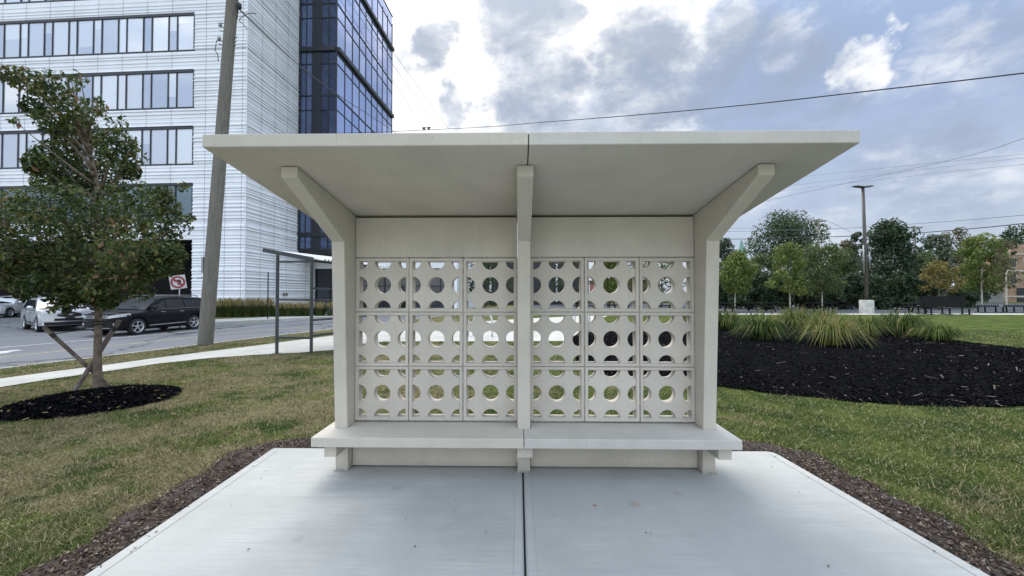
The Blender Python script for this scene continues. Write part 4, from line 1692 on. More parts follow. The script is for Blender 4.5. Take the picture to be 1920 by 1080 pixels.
# ------------------------------------------------------------------ no-turn sign on a post
sp = dp(333.5, 529, 20.8)
sign = empty('road_sign', (sp.x, sp.y, ROAD_Z), YAW + R(20), 'white square no-turn sign with red ring and slash half hidden by leaves', 'sign')
hs = sp.z - ROAD_Z
tl_ = Matrix.Translation((0, 0, hs)) @ Matrix.Rotation(R(-9), 4, 'Y')
b = MB(); b.box(-.36, .36, 0, .012, -.37, .37, 0, tl_)
pl = b.build('sign_plate', M['sign_white'], sign, bevel=.01)
b = MB()
N = 40
vs = [(r * cos(2 * pi * k / N), -.004, r * sin(2 * pi * k / N)) for r in (.33, .235) for k in range(N)]
b.add(vs, [(k, (k + 1) % N, N + (k + 1) % N, N + k) for k in range(N)], 0, False, tl_)
b.box(-.27, .27, -.006, -.0045, -.048, .048, 0, tl_ @ Matrix.Rotation(R(45), 4, 'Y'))
b.build('prohibition_ring', M['sign_red'], sign)
b = MB()
b.box(.05, .14, -.0035, -.001, -.19, .04, 0, tl_); b.box(-.08, .14, -.0035, -.001, .04, .13, 0, tl_)
b.add([(-.19, -.0035, .09), (-.08, -.0035, .0), (-.08, -.0035, .18)], [(0, 1, 2)], 0, False, tl_)
b.box(-.02, .03, -.0032, -.001, -.17, .05, 0, tl_)
b.build('turn_arrow', M['sign_black'], sign)
b = MB(); b.tube([(.09, .04, -.05), (.05, .04, hs + .3)], .03, 8)
b.build('sign_post', M['galv'], sign)


# ------------------------------------------------------------------ cars
def make_car(name, loc, heading, label, P):
    """local x forward, z up. P: dict of dimensions"""
    L, W2, HT = P['L'], P['W'] / 2, P['H']
    wb2, wr, fx = P['wb'], P['wr'], P['front_axle']
    ax = [fx, fx - wb2]
    root = empty(name, loc, heading, label, 'car', P.get('group'))
    xs = sorted(set([round(-L / 2 + L * i / 70, 4) for i in range(71)] + [round(a + wr * 1.17 * cos(t * pi / 12), 4) for a in ax for t in range(13)]))
    xs = [x for x in xs if -L / 2 <= x <= L / 2]
    hood0, hood1, belt, xw = P['hood_front'], P['hood_back'], P['belt'], P['ws_base']

    def nose(y):
        return P.get('nose', .22) * (abs(y) / W2) ** 2.2

    def section(x):
        ff = max(0, (x - (L / 2 - .55)) / .55)
        rr = max(0, ((-L / 2 + .4) - x) / .4)
        wv = W2 * (1 - .07 * ff ** 2 - .08 * rr ** 2)
        zb = P['sill']
        for a in ax:
            d = abs(x - a)
            ar = wr * 1.17
            if d < ar:
                zb = max(zb, wr + math.sqrt(ar * ar - d * d) * 1.0 - .02)
        if ff > .75: zb = max(zb, P['sill'] + .02)
        if x > xw:
            f = (x - xw) / (L / 2 - xw)
            zt = hood1 + (hood0 - hood1) * f ** 1.6
        else:
            zt = belt + .01
        zs = min(zt - .04, belt - .02 - .10 * ff)
        if x > xw: zs = min(zt - .05, belt - .03 - (belt - hood0) * ((x - xw) / (L / 2 - xw)) * .9)
        zm = zb + (zs - zb) * .55
        pts = [(wv - .05, zb), (wv - .012, zb + .02), (wv, zm), (wv - .012, zs - .06), (wv - .05, zs), (wv - .17, zt - .008), (wv * .5, zt + .012), (0, zt + .018)]
        return pts, ff
    b = MB()
    rings = []
    for x in xs:
        pts, ff = section(x)
        full = [(y, z) for y, z in pts] + [(-y, z) for y, z in reversed(pts[:-1])]
        rings.append([(x - nose(y) * min(1, ff * 1.3), y, z) for y, z in full])
    n = len(rings[0])
    vs = [p for r_ in rings for p in r_]
    fs = [(i * n + k, i * n + k + 1, (i + 1) * n + k + 1, (i + 1) * n + k) for i in range(len(rings) - 1) for k in range(n - 1)]
    b.add(vs, fs, 0, True)
    # front and rear faces in horizontal strips so they follow the curve
    for idx in (0, len(rings) - 1):
        r_ = rings[idx]
        m = n // 2
        for k in range(m):
            a0, a1, c0, c1 = r_[k], r_[k + 1], r_[n - 1 - k], r_[n - 2 - k]
            S = 8
            row0 = [Vector(a0).lerp(Vector(c0), s / S) for s in range(S + 1)]
            row1 = [Vector(a1).lerp(Vector(c1), s / S) for s in range(S + 1)]
            for row in (row0, row1):
                for q in row:
                    if idx: q.x = L / 2 - nose(q.y)
            b.add(row0 + row1, [(s, s + 1, S + 2 + s, S + 1 + s) for s in range(S)], 0, True)
    body = b.build('body', P['paint'], root)
    b = MB()
    b.box(-L / 2 + .12, L / 2 - .45, -W2 + .16, W2 - .16, .22, belt - .06)
    b.build('underbody', M['plastic'], root)
    # greenhouse
    yb, yt = W2 - .055, W2 - P.get('tumble', .23)
    prf = P['cabin']       # list of (x,z) from windscreen base over the roof to the tail

    def hwid(z):
        f = (z - belt) / (HT - belt)
        return yb + (yt - yb) * f
    b = MB()
    vs, m = [], len(prf)
    for x, z in prf:
        hw_ = hwid(z)
        vs += [(x, -hw_, z - (.05 if z > HT - .12 else 0)), (x, -hw_ * .8, z), (x, 0, z + (.018 if z > belt + .3 else 0)), (x, hw_ * .8, z), (x, hw_, z - (.05 if z > HT - .12 else 0))]
    fs = [(i * 5 + k, i * 5 + k + 1, (i + 1) * 5 + k + 1, (i + 1) * 5 + k) for i in range(m - 1) for k in range(4)]
    b.add(vs, fs, 0, True)
    for s in (0, 4):
        b.add([vs[i * 5 + s] for i in range(m)], [tuple(range(m))], 0)
    b.build('cabin', P['paint'], root)

    def side_panel(poly, off, sgn, nm, mt, parent=root):
        b = MB()
        b.add([(x, sgn * (hwid(z) + off), z) for x, z in poly], [tuple(range(len(poly)))])
        return b.build(nm, mt, parent)
    for sgn in (-1, 1):
        side_panel(P['glass_all'], .008, sgn, 'window_surround', M['plastic'])
        for w_ in P['windows']:
            side_panel(w_, .012, sgn, 'side_window', M['car_glass'])
        # belt trim, sill trim, handles, mirror
        b = MB(); x0, x1 = P['glass_all'][0][0], P['glass_all'][1][0]
        b.bar((x0, sgn * (W2 - .03), belt + .015), (x1, sgn * (W2 - .03), belt + .03), .02, .022)
        b.build('belt_trim', M['chrome'], root)
        b = MB(); b.bar((ax[0] - wr * 1.3, sgn * (W2 + .004), P['sill'] + .10), (ax[1] + wr * 1.3, sgn * (W2 + .004), P['sill'] + .13), .02, .035)
        b.build('sill_trim', P.get('trim', M['chrome']), root)
        for hx in P['handles']:
            b = MB(); b.bar((hx - .1, sgn * (W2 + .012), belt - .13), (hx + .1, sgn * (W2 + .012), belt - .12), .03, .035)
            b.build('door_handle', P.get('handle', M['chrome']), root, bevel=.008)
        for hx in P['seams']:
            b = MB(); b.bar((hx, sgn * (W2 + .001), P['sill'] + .14), (hx - .02, sgn * (W2 - .012), belt - .05), .012, .008)
            b.build('door_seam', M['plastic'], root)
        b = MB()
        mx = P['mirror']
        b.lathe([(0, -.10), (.06, -.095), (.085, -.03), (.09, .04), (.05, .095), (0, .1)], 12, 0, Matrix.Translation((mx, sgn * (W2 + .10), belt + .10)) @ Matrix.Rotation(pi / 2, 4, 'X'))
        b.bar((mx, sgn * (W2 - .05), belt + .03), (mx, sgn * (W2 + .06), belt + .07), .05, .04)
        b.build('wing_mirror', P.get('mirror_paint', P['paint']), root)
        if P.get('rails'):
            b = MB()
            r0, r1 = P['rails']
            yy = sgn * (yt - .06)
            b.tube([(r0, yy, HT - .03), (r0 - .1, yy, HT + .045), (r1 + .1, yy, HT + .045), (r1, yy, HT - .03)], .022, 6)
            b.build('roof_rail', P.get('rail_mat', M['galv']), root)
    # windscreen
    (xa, za), (xb2, zb2) = P['screen']
    b = MB()
    f0, f1 = .06, .93
    p0 = (xa + (xb2 - xa) * f0, za + (zb2 - za) * f0); p1 = (xa + (xb2 - xa) * f1, za + (zb2 - za) * f1)
    dx = .012
    b.add([(p0[0] + dx, -hwid(p0[1]) + .07, p0[1] + dx), (p0[0] + dx + .03, 0, p0[1] + dx + .012), (p0[0] + dx, hwid(p0[1]) - .07, p0[1] + dx),
           (p1[0] + dx, hwid(p1[1]) - .10, p1[1] + dx), (p1[0] + dx + .01, 0, p1[1] + dx + .02), (p1[0] + dx, -hwid(p1[1]) + .10, p1[1] + dx)], [(0, 1, 4, 5), (1, 2, 3, 4)], 0, True)
    b.build('windscreen', M['car_glass'], root)
    # wheels
    for a in ax:
        for sgn in (-1, 1):
            Mw = Matrix.Translation((a, sgn * (W2 - .115), wr)) @ Matrix.Rotation(-sgn * pi / 2, 4, 'X')
            b = MB()
            b.lathe([(wr * .66, -.10), (wr * .93, -.11), (wr, -.075), (wr, .075), (wr * .93, .108), (wr * .72, .112), (wr * .66, .095)], 36, 0, Mw)
            b.lathe([(.0, -.05), (wr * .7, -.05)], 24, 0, Mw)
            wheel = b.build('wheel', M['tyre'], root)
            b = MB()
            b.lathe([(wr * .715, .06), (wr * .70, .105), (wr * .64, .10), (wr * .61, .03), (wr * .60, -.02)], 36, 0, Mw)
            b.lathe([(0, .085), (wr * .13, .085), (wr * .16, .06), (wr * .16, .0)], 20, 0, Mw)
            ns = P.get('spokes', 5)
            for k in range(ns):
                Mk = Mw @ Matrix.Rotation(2 * pi * k / ns + .3, 4, 'Z')
                for e in (-.075, .075):
                    b.add([(wr * .10, e * .6 - .018, .085), (wr * .10, e * .6 + .018, .085), (wr * .66, e * 1.9 * wr / .37 + .026, .088), (wr * .66, e * 1.9 * wr / .37 - .026, .088),
                           (wr * .10, e * .6 - .018, .03), (wr * .10, e * .6 + .018, .03), (wr * .66, e * 1.9 * wr / .37 + .026, .03), (wr * .66, e * 1.9 * wr / .37 - .026, .03)],
                          [(0, 1, 2, 3), (0, 1, 5, 4), (1, 2, 6, 5), (3, 0, 4, 7), (2, 3, 7, 6)], 0, False, Mk)
            b.build('rim', M['rim'], wheel)
    # front details given as patches on the nose: (y0,y1,z0,z1)

    def patch(nm, mt, pts, off=.012, parent=root):
        """pts polygon in (y,z) on the nose; y is split for curvature"""
        ys = sorted(set(p[0] for p in pts))
        b = MB()
        top = [(y, z) for y, z in pts]
        b.add([(L / 2 - nose(y) + off, y, z) for y, z in top], [tuple(range(len(top)))])
        return b.build(nm, mt, parent)

    def strip_patch(nm, mt, y0, y1, zlo, zhi, off=.012, n_=10):
        """band across the nose between two height functions"""
        b = MB()
        vs = []
        for i in range(n_ + 1):
            y = y0 + (y1 - y0) * i / n_
            x = L / 2 - nose(y) + off
            vs += [(x, y, zlo(y)), (x, y, zhi(y))]
        b.add(vs, [(2 * i, 2 * i + 1, 2 * i + 3, 2 * i + 2) for i in range(n_)])
        return b.build(nm, mt, root)
    P['front'](root, strip_patch, L, W2, nose)
    # headlamps wrap round the corner
    for sgn in (-1, 1):
        b = MB()
        hl = P['lamp']         # (y inner, z lo, z hi, length back along the side)
        vs = []
        for i in range(7):
            f = i / 6
            y = hl[0] + (W2 * .95 - hl[0]) * min(1, f * 1.5)
            x = L / 2 - nose(y) + .014
            if f > .667:
                x -= hl[3] * (f - .667) / .333
                y = W2 * .95 + (W2 - .965 * W2 + .010) * (f - .667) / .333
            zt_ = hl[2] + (hl[4] - hl[2]) * f
            zl_ = hl[1] + (hl[5] - hl[1]) * f
            vs += [(x, sgn * y, zl_), (x, sgn * y, zt_)]
        b.add(vs, [(2 * i, 2 * i + 1, 2 * i + 3, 2 * i + 2) for i in range(6)], 0, True)
        b.build('headlight', M['lamp'], root)
    return root


def front_black(root, sp_, L, W2, nose):
    sp_('grille', M['chrome'], -.50, .50, lambda y: .78, lambda y: .93)
    for k, z in enumerate((.80, .845, .89)):
        sp_('grille_slot', M['plastic'], -.46, .46, lambda y, z=z: z, lambda y, z=z: z + .028, .016)
    sp_('lower_grille', M['plastic'], -.72, .72, lambda y: .40, lambda y: .62)
    sp_('bumper_strip', M['chrome'], -.60, .60, lambda y: .36, lambda y: .385, .018)
    for s in (-1, 1):
        b = MB()
        b.lathe([(0, .02), (.05, .016), (.06, 0), (.06, -.02)], 14, 0, Matrix.Translation((L / 2 - nose(.72) + .0, s * .72, .52)) @ Matrix.Rotation(pi / 2, 4, 'Y'))
        b.build('fog_light', M['lamp'], root)
    b = MB()
    x = L / 2 + .022
    b.tube([(x, .075 * cos(t * pi / 8), .855 + .05 * sin(t * pi / 8)) for t in range(17)], .009, 6)
    b.tube([(x, .03 * cos(t * pi / 8), .855 + .047 * sin(t * pi / 8)) for t in range(17)], .007, 6)
    b.tube([(x, .07 * cos(t * pi / 8), .885 + .02 * sin(t * pi / 8)) for t in range(17)], .007, 6)
    b.build('emblem', M['chrome'], root)


def front_silver(root, sp_, L, W2, nose):
    sp_('grille', M['plastic'], -.42, .42, lambda y: .72 + .06 * (abs(y) / .42) ** 2, lambda y: .95 - .10 * (abs(y) / .42) ** 3)
    sp_('grille_bar', M['chrome'], -.40, .40, lambda y: .835, lambda y: .85, .016)
    sp_('lower_grille', M['plastic'], -.50, .50, lambda y: .545, lambda y: .66)
    sp_('number_plate', M['plastic'], -.16, .16, lambda y: .60, lambda y: .71, .03, 2)
    sp_('bumper_strip', M['chrome'], -.86, .86, lambda y: .495, lambda y: .53, .020)
    sp_('bumper_valance', M['plastic'], -.80, .80, lambda y: .33, lambda y: .485, .010)
    b = MB()
    x = L / 2 + .022
    b.tube([(x, .085 * cos(t * pi / 10), .885 + .062 * sin(t * pi / 10)) for t in range(21)], .011, 6)
    b.tube([(x, .025, .925), (x, -.005, .872), (x, .06, .866)], .011, 6)
    b.build('emblem', M['chrome'], root)


def front_white(root, sp_, L, W2, nose):
    for k in range(7):
        y = -.48 + .16 * k
        sp_('grille_slot', M['plastic'], y - .05, y + .05, lambda y: .80, lambda y: .93, .014, 2)
    sp_('lower_grille', M['plastic'], -.75, .75, lambda y: .36, lambda y: .52)
    for s in (-1, 1):
        sp_('lamp_unit', M['lamp'], s * .62 - .14, s * .62 + .14, lambda y: .66, lambda y: .74, .016, 3)


def suv(L, W, H, belt, paint_, front, **kw):
    xw = L / 2 - 1.28
    xr = xw - .80
    P = dict(L=L, W=W, H=H, wb=2.78, wr=.375, front_axle=L / 2 - .93, hood_front=.97, hood_back=1.10, belt=belt, ws_base=xw, sill=.30,
             cabin=[(xw + .06, belt - .03), (xw - .28, belt + .27), (xr, H - .05), (xr - .45, H), (0 - .7, H), (-L / 2 + .62, H - .05), (-L / 2 + .40, H - .13), (-L / 2 + .20, belt + .12), (-L / 2 + .12, belt - .03)],
             screen=((xw + .06, belt - .03), (xr, H - .05)), paint=paint_, front=front)
    zt, zb = H - .15, belt + .035
    P['glass_all'] = [(xw - .20, zb), (-L / 2 + .42, zb + .01), (-L / 2 + .62, zt - .02), (xr - .12, zt)]
    x1, x2, x3 = xw - .95, xw - 1.92, -L / 2 + .52
    P['windows'] = [[(xw - .33, zb + .02), (x1 + .03, zb + .02), (x1 + .03, zt - .02), (xr - .14, zt - .025)], [(x1 - .05, zb + .02), (x2 + .03, zb + .02), (x2 + .06, zt - .02), (x1 - .05, zt - .02)],
                    [(x2 - .06, zb + .02), (x3, zb + .03), (x3 + .15, zt - .04), (x2 - .03, zt - .02)]]
    P['handles'] = [x1 + .18, x2 + .2]
    P['seams'] = [xw - .35 + .3, x1 - .01, x2 - .0]
    P['mirror'] = xw - .30
    P['lamp'] = (.52, .78, .90, .42, 1.00, .88)
    P.update(kw)
    return P


SZ = ROAD_Z
hz = 16.6


def heading(cx, cz):
    d = RT * cx + FW * cz
    return atan2(d.y, d.x)


p = cw(-17.72, 18.95, SZ)
make_car('parked_suv', p, heading(-.09, -.996), 'black family SUV with chrome trim on the road beside the utility pole', suv(4.80, 1.91, 1.74, 1.12, M['paint_black'], front_black, rails=(.55, -1.75), trim=M['chrome'], spokes=5, group='cars on the road', mirror_paint=M['plastic']))
p = cw((74 - 960) / F * 19.4, 20.2, SZ)
make_car('turning_suv', p, heading(.86, -.51), 'silver SUV turning out of the lot with dark spindle grille, partly behind the young tree', suv(4.77, 1.89, 1.70, 1.08, M['paint_silver'], front_silver, rails=(.5, -1.6), trim=M['plastic'], handle=M['chrome'], spokes=5, group='cars on the road',
         lamp=(.48, .80, .90, .45, 1.02, .84)))
p = cw((22 - 960) / F * 31, 31, SZ)
make_car('waiting_suv', p, heading(.30, -.95), 'white SUV with slotted grille at the dark vehicle entrance of the building', suv(4.62, 1.86, 1.70, 1.10, M['paint_white'], front_white, rails=None, trim=M['plastic'], handle=M['paint_white'], spokes=5, group='cars on the road',
         lamp=(.56, .88, .95, .45, 1.02, .96)))

# ------------------------------------------------------------------ bike shelter frame at the sidewalk
P1, P2_ = gl(519, 663.5), gl(583.5, 663.5)
bs = empty('bike_shelter', P1, 0, 'dark metal frame shelter with a sloping corrugated roof left of the concrete shelter', 'shelter')
axd = (P2_ - P1); axd.z = 0
wdt = axd.length
axd.normalize()
lg = (gl(706, 641.5) - P2_); lg.z = 0
LG = lg.length; lg.normalize()
zP = lambda v: dp(519, v, (P1 - CAM).dot(FW)).z - P1.z


def bp(a, l, h):
    q = axd * a + lg * l
    return Vector((q.x, q.y, h))


hA, hB = zP(474), zP(487)
for (a, h) in ((0, hA), (wdt, hB)):
    for l in (0, LG):
        b = MB(); b.bar(bp(a, l, 0), bp(a, l, h), .062)
        b.build('post', M['grey_metal'], bs, bevel=.006)
        b = MB(); q = bp(a, l, 0); b.box(q.x - .09, q.x + .09, q.y - .09, q.y + .09, 0, .014)
        b.build('base_plate', M['grey_metal'], bs)
for l in (0, LG):
    b = MB()
    b.bar(bp(-.42, l, zP(468.5)), bp(wdt + .02, l, hB + .0), .06, .11)
    b.build('rafter', M['grey_metal'], bs)
    for h in (zP(491), zP(562), zP(633)):
        b = MB(); b.bar(bp(.043, l, h), bp(wdt - .043, l, h), .05)
        b.build('rail', M['grey_metal'], bs)
for h in (zP(490), zP(541), zP(563), zP(600), zP(629)):
    b = MB(); b.bar(bp(wdt, .043, h), bp(wdt, LG - .043, h), .05)
    b.build('rail', M['grey_metal'], bs)
b = MB()
n = 60
top0, top1 = zP(468.5) + .02, hB + .03
prs = []
nn = 96
vs = []
for i in range(nn + 1):
    l = .05 + (LG + .10) * i / nn
    off = .022 * (1 if (i % 4) in (1, 2) else -1)
    vs += [bp(-.45, l, top0 + off), bp(wdt + .30, l, top1 - .04 + off)]
b.add(vs, [(2 * i, 2 * i + 1, 2 * i + 3, 2 * i + 2) for i in range(nn)])
o = b.build('roof_sheet', M['roof_sheet'], bs)
sol = o.modifiers.new('thick', 'SOLIDIFY'); sol.thickness = .006
b = MB(); b.bar(bp(wdt * .2, LG * .55, 1.0), bp(wdt * .9, LG * .9, 2.1), .05)
b.build('brace', M['grey_metal'], bs)

# pale bike hoops on the court, seen through the screen
hoop0 = None
for i, (u, v) in enumerate(((752, 634), (858, 633), (905, 632), (1010, 622), (1085, 628), (1092, 612), (975, 612))):
    p = gl(u, v)
    if hoop0 is None:
        hoop0 = empty('bike_rack', p, 0)
        b = MB()
        b.tube([(-.38, 0, 0)] + [(-.38 * cos(t * pi / 12), 0, .52 + .38 * sin(t * pi / 12)) for t in range(13)] + [(.38, 0, 0)], .032, 10)
        b.build('hoop', M['rack'], hoop0)
        for x in (-.38, .38):
            b = MB(); b.lathe([(0, .012), (.08, .012), (.085, 0)], 14, 0, Matrix.Translation((x, 0, 0)))
            b.build('foot_plate', M['rack'], hoop0)
        o = hoop0
    else:
        o = copy_tree(hoop0)
        o.location = p
    o.rotation_euler = (0, 0, (i * .7) % 1.4 - .4)
    o.location.z += .014
    tag(o, ['pale hoop bike rack behind the second screen block column from the left', 'pale hoop bike rack behind the third screen block column from the left', 'pale hoop bike rack just left of the middle post, behind the screen',
            'pale hoop bike rack just right of the middle post, behind the screen', 'pale hoop bike rack nearest the mulch bed behind the right screen', 'pale hoop bike rack far back behind the fifth screen block column', 'pale hoop bike rack far back, hidden by the middle post'][i], 'bike rack', 'hoop bike racks on the court')

# ------------------------------------------------------------------ picnic court on the right
# lamp post
lpp = gl(1625, 588)
lz = (lpp - CAM).dot(FW)
lamp = empty('light_pole', lpp, YAW, 'tall bronze light pole with two flat lamp heads on a concrete drum base', 'street light')
hb = dp(1625, 562.5, lz).z - lpp.z
ht = dp(1620, 351, lz).z - lpp.z
b = MB(); b.lathe([(0, hb), (.40, hb), (.44, hb - .04), (.44, -.1)], 28)
b.build('base', M['base_conc'], lamp)
b = MB(); b.tube([(0, 0, hb), (-.06, 0, (hb + ht) / 2), (-.16, 0, ht)], [.125, .115, .10], 12)
b.box(-.24, .24, -.24, .24, hb, hb + .03)
b.build('pole', M['pole_metal'], lamp)
for s in (-1, 1):
    b = MB(); b.prism([(0, -.03), (.22, .0), (.72, .06), (.78, .10), (.5, .13), (.2, .10), (0, .08)], -.17, .17, 'y', 0, Matrix.Translation((-.16, 0, ht - .02)) @ Matrix.Scale(s, 4, (1, 0, 0)))
    b.build('lamp_head', M['pole_metal'], lamp, bevel=.02)
for x, z0, z1, r in ((-.22, 3.1, 5.3, .05), (.24, 3.4, 4.8, .045)):
    b = MB(); b.tube([(x, -.05, z0), (x, -.05, z1)], r, 8); b.tube([(0, 0, (z0 + z1) / 2), (x, -.05, (z0 + z1) / 2)], .02, 6)
    b.build('conduit', M['galv'], lamp)


def util_pole(u, v_top, v_bot, z, lab, arm=True, cans=False, frame=False):
    base = dp(u, 560, z)
    gz = Hxy(base)
    o = empty('utility_pole', (base.x, base.y, gz), YAW, lab, 'utility pole', 'utility poles beyond the picnic court')
    h_ = dp(u, v_top, z).z - gz
    b = MB(); b.tube([(0, 0, -.2), (0, 0, h_)], [.20, .13], 8)
    b.build('shaft', M['pole'], o)
    k = z / F
    if arm:
        b = MB(); b.bar((-14 * k, 0, h_ - 4 * k), (14 * k, 0, h_ - 4 * k), .16)
        for x in (-13, -6, 6, 13): b.tube([(x * k, 0, h_ - 4 * k), (x * k, 0, h_ - 1.5 * k)], .07, 6)
        b.build('crossarm', M['pole'], o)
    if cans:
        b = MB(); b.lathe([(0, 0), (.3, 0), (.3, .9), (.2, 1.0), (0, 1.0)], 12, 0, Matrix.Translation((3.5 * k, 0, h_ - 46 * k)))
        b.build('transformer', M['rack'], o)
    if frame:
        for dy in (0, 8, 16):
            b = MB(); b.bar((-13 * k, 0, h_ - 4 * k - dy * k), (13 * k, 0, h_ - 4 * k - dy * k), .12)
            b.build('crossarm', M['pole'], o)
    return o


util_pole(1536, 411, 480, 72, 'far utility pole with a slanting crossarm beside the tall loose tree')
util_pole(1717, 423, 565, 62, 'far utility pole with crossarm and pale transformer right of the light pole', cans=True)
util_pole(1776, 450, 500, 85, 'far utility pole with three stacked crossarms behind the orange tree', arm=False, frame=True)


def picnic_table():
    root = empty('picnic_table', (0, 0, 0), 0)
    Lh = 1.22
    b = MB()
    for i in range(5): b.box(-Lh, Lh, -.37 + i * .15, -.37 + i * .15 + .14, .70, .755)
    b.build('table_top', M['black_metal'], root)
    for s in (-1, 1):
        b = MB()
        for i in range(2): b.box(-Lh, Lh, s * .72 - .14 + i * .145, s * .72 - .14 + i * .145 + .135, .41, .46)
        b.build('seat', M['black_metal'], root)
    for x in (-.8, .8):
        b = MB()
        b.bar((x, -.25, .70), (x, -.55, 0), .09); b.bar((x, .25, .70), (x, .55, 0), .09)
        b.bar((x, -.8, .38), (x, .8, .38), .07); b.bar((x, -.62, .02), (x, -.45, .02), .08); b.bar((x, .62, .02), (x, .45, .02), .08)
        b.build('leg_frame', M['black_metal'], root)
    return root


pt0 = picnic_table()
for i, (u, v, a, lab) in enumerate(((1350, 585, .1, 'black picnic table close behind the right post of the shelter'), (1428, 584, .05, 'black picnic table under the second yellow green tree'), (1408, 579.5, .3, 'black picnic table standing behind the one under the yellow green tree'),
                                    (1536, 584.5, -.03, 'black picnic table left of the light pole base'), (1575, 580, .2, 'black picnic table half hidden just left of the light pole base'), (1708, 585, .12, 'black picnic table left of the high backed bench'),
                                    (1100, 583, .1, 'black picnic table seen through the fifth screen block column'), (1245, 582, .1, 'black picnic table seen through the rightmost screen block column'), (1160, 580, .4, 'black picnic table behind the others, seen through the screen'))):
    o = pt0 if i == 0 else copy_tree(pt0)
    p = gl(u, v); o.location = (p.x, p.y, p.z + .01)
    o.rotation_euler = (0, 0, YAW + a)
    tag(o, lab, 'picnic table', 'picnic tables on the court')


def bench(slat_vertical, Lh, name, lab, u, v, rot, hback=.95):
    p = gl(u, v)
    root = empty(name, (p.x, p.y, p.z + .01), YAW + rot, lab, 'bench', 'benches on the court')
    b = MB()
    for i in range(4): b.box(-Lh, Lh, -.28 + i * .13, -.28 + i * .13 + .115, .43, .46)
    b.build('seat', M['black_metal'], root)
    b = MB()
    if slat_vertical:
        b.box(-Lh, Lh, .25, .29, hback - .05, hback); b.box(-Lh, Lh, .25, .29, .46, .50)
        k = int(Lh * 2 / .19)
        for i in range(k + 1):
            x = -Lh + .04 + (2 * Lh - .08) * i / k
            b.box(x - .035, x + .035, .255, .285, .5, hback - .05)
    else:
        b.box(-Lh, Lh, .25, .30, .55, hback - .06); b.box(-Lh, Lh, .22, .33, hback - .058, hback)
    b.build('backrest', M['black_metal'], root)
    for x in (-Lh + .25, Lh - .25):
        b = MB()
        b.bar((x, .24, 0), (x, .28, hback - .1), .07); b.bar((x, -.22, 0), (x, -.2, .43), .07); b.bar((x, -.40, .02), (x, .40, .02), .09, .04)
        b.build('leg', M['black_metal'], root)
    return root


bench(False, 1.55, 'park_bench', 'large high backed black bench on the court edge right of the light pole', 1776, 590, -.06, 1.35)
bench(False, 1.2, 'park_bench', 'low black bench in front of the high backed bench', 1752, 589.5, .05, .62)
bench(True, 1.0, 'park_bench', 'black bench with upright slats left of the pale birch trunk', 1858, 586, .02, .62)
bench(True, 1.0, 'park_bench', 'black bench with upright slats at the right edge beyond the birch trunk', 1912, 586, .02, .62)

# trees of the court and beyond
G1 = 'young trees on the picnic court'
G2 = 'trees beyond the picnic court'
far_tree('young_tree', 1378, 470, 550, 1340, 1424, 33, M['leaf_yellow'], M['bark_pale'], 'yellow green young tree with pale trunk just right of the shelter', G1, nclump=30, per=150, leaf=.19, seed=2)
far_tree('young_tree', 1482, 452, 552, 1432, 1522, 34, M['leaf_yellow'], M['bark_pale'], 'loose yellow green young tree with pale trunk in front of the tall tree', G1, nclump=30, per=130, leaf=.19, loose=.3, seed=3)
far_tree('young_tree', 1541, 456, 552, 1494, 1596, 36, M['leaf_green'], M['bark_pale'], 'green young tree with slim trunk left of the light pole', G1, nclump=32, per=140, leaf=.20, seed=4)
far_tree('young_tree', 1888, 444, 545, 1862, 1925, 33, M['leaf_brown'], M['bark_pale'], 'thin bronze young tree with pale trunk in front of the brick house', G1, nclump=18, per=60, leaf=.18, loose=.8, seed=5)
far_tree('young_tree', 1840, 436, 552, 1798, 1890, 38, M['leaf_yellow'], M['bark_pale'], 'tall yellow green tree left of the bronze young tree', G1, nclump=38, per=150, leaf=.21, seed=6)
far_tree('young_tree', 1760, 488, 548, 1722, 1800, 36, M['leaf_orange'], M['bark'], 'orange yellow tree behind the high backed bench', G1, nclump=20, per=85, leaf=.20, loose=.5, seed=7)
far_tree('broad_tree', 1478, 402, 500, 1402, 1556, 78, M['leaf_tall'], M['bark_dark'], 'tall loose silver green tree rising above the others right of the shelter', G2, nclump=70, per=120, leaf=.46, loose=.3, seed=8)
far_tree('broad_tree', 1362, 443, 560, 1325, 1390, 60, M['leaf_dark'], M['bark_dark'], 'dark tree cut off by the right post of the shelter', G2, nclump=24, per=110, leaf=.36, seed=9)
far_tree('broad_tree', 1596, 446, 556, 1556, 1634, 58, M['leaf_brown'], M['bark_dark'], 'dull brown tree just left of the light pole', G2, nclump=26, per=105, leaf=.36, loose=.2, seed=10)
far_tree('broad_tree', 1604, 432, 500, 1588, 1626, 80, M['leaf_dark'], M['bark_dark'], 'dark treetop showing above the dull brown tree', G2, nclump=14, per=80, leaf=.42, loose=.3, seed=11)
far_tree('conifer_tree', 1665, 412, 582, 1612, 1728, 46, M['leaf_dark'], M['bark_dark'], 'large dark pointed evergreen right of the light pole', G2, nclump=60, per=120, leaf=.34, cone=False, seed=12, lobes=[(1663, 425, 14), (1655, 440, 22), (1680, 448, 24), (1645, 470, 26)])
far_tree('broad_tree', 1745, 432, 560, 1706, 1790, 70, M['leaf_dark'], M['bark_dark'], 'dark green tree behind the transformer pole', G2, nclump=30, per=105, leaf=.42, loose=.2, seed=13)
far_tree('broad_tree', 1800, 421, 540, 1752, 1838, 80, M['leaf_brown'], M['bark_dark'], 'tall brownish tree behind the tall yellow green tree', G2, nclump=30, per=95, leaf=.44, loose=.35, seed=14)
far_tree('broad_tree', 1902, 424, 500, 1858, 1960, 90, M['leaf_dark'], M['bark_dark'], 'dark far tree above the brick house at the right edge', G2, nclump=26, per=95, leaf=.5, seed=15)
far_tree('broad_tree', 1990, 430, 560, 1930, 2060, 60, M['leaf_green'], M['bark_dark'], 'green tree beyond the right edge of the brick house', G2, nclump=26, per=95, leaf=.4, seed=16)
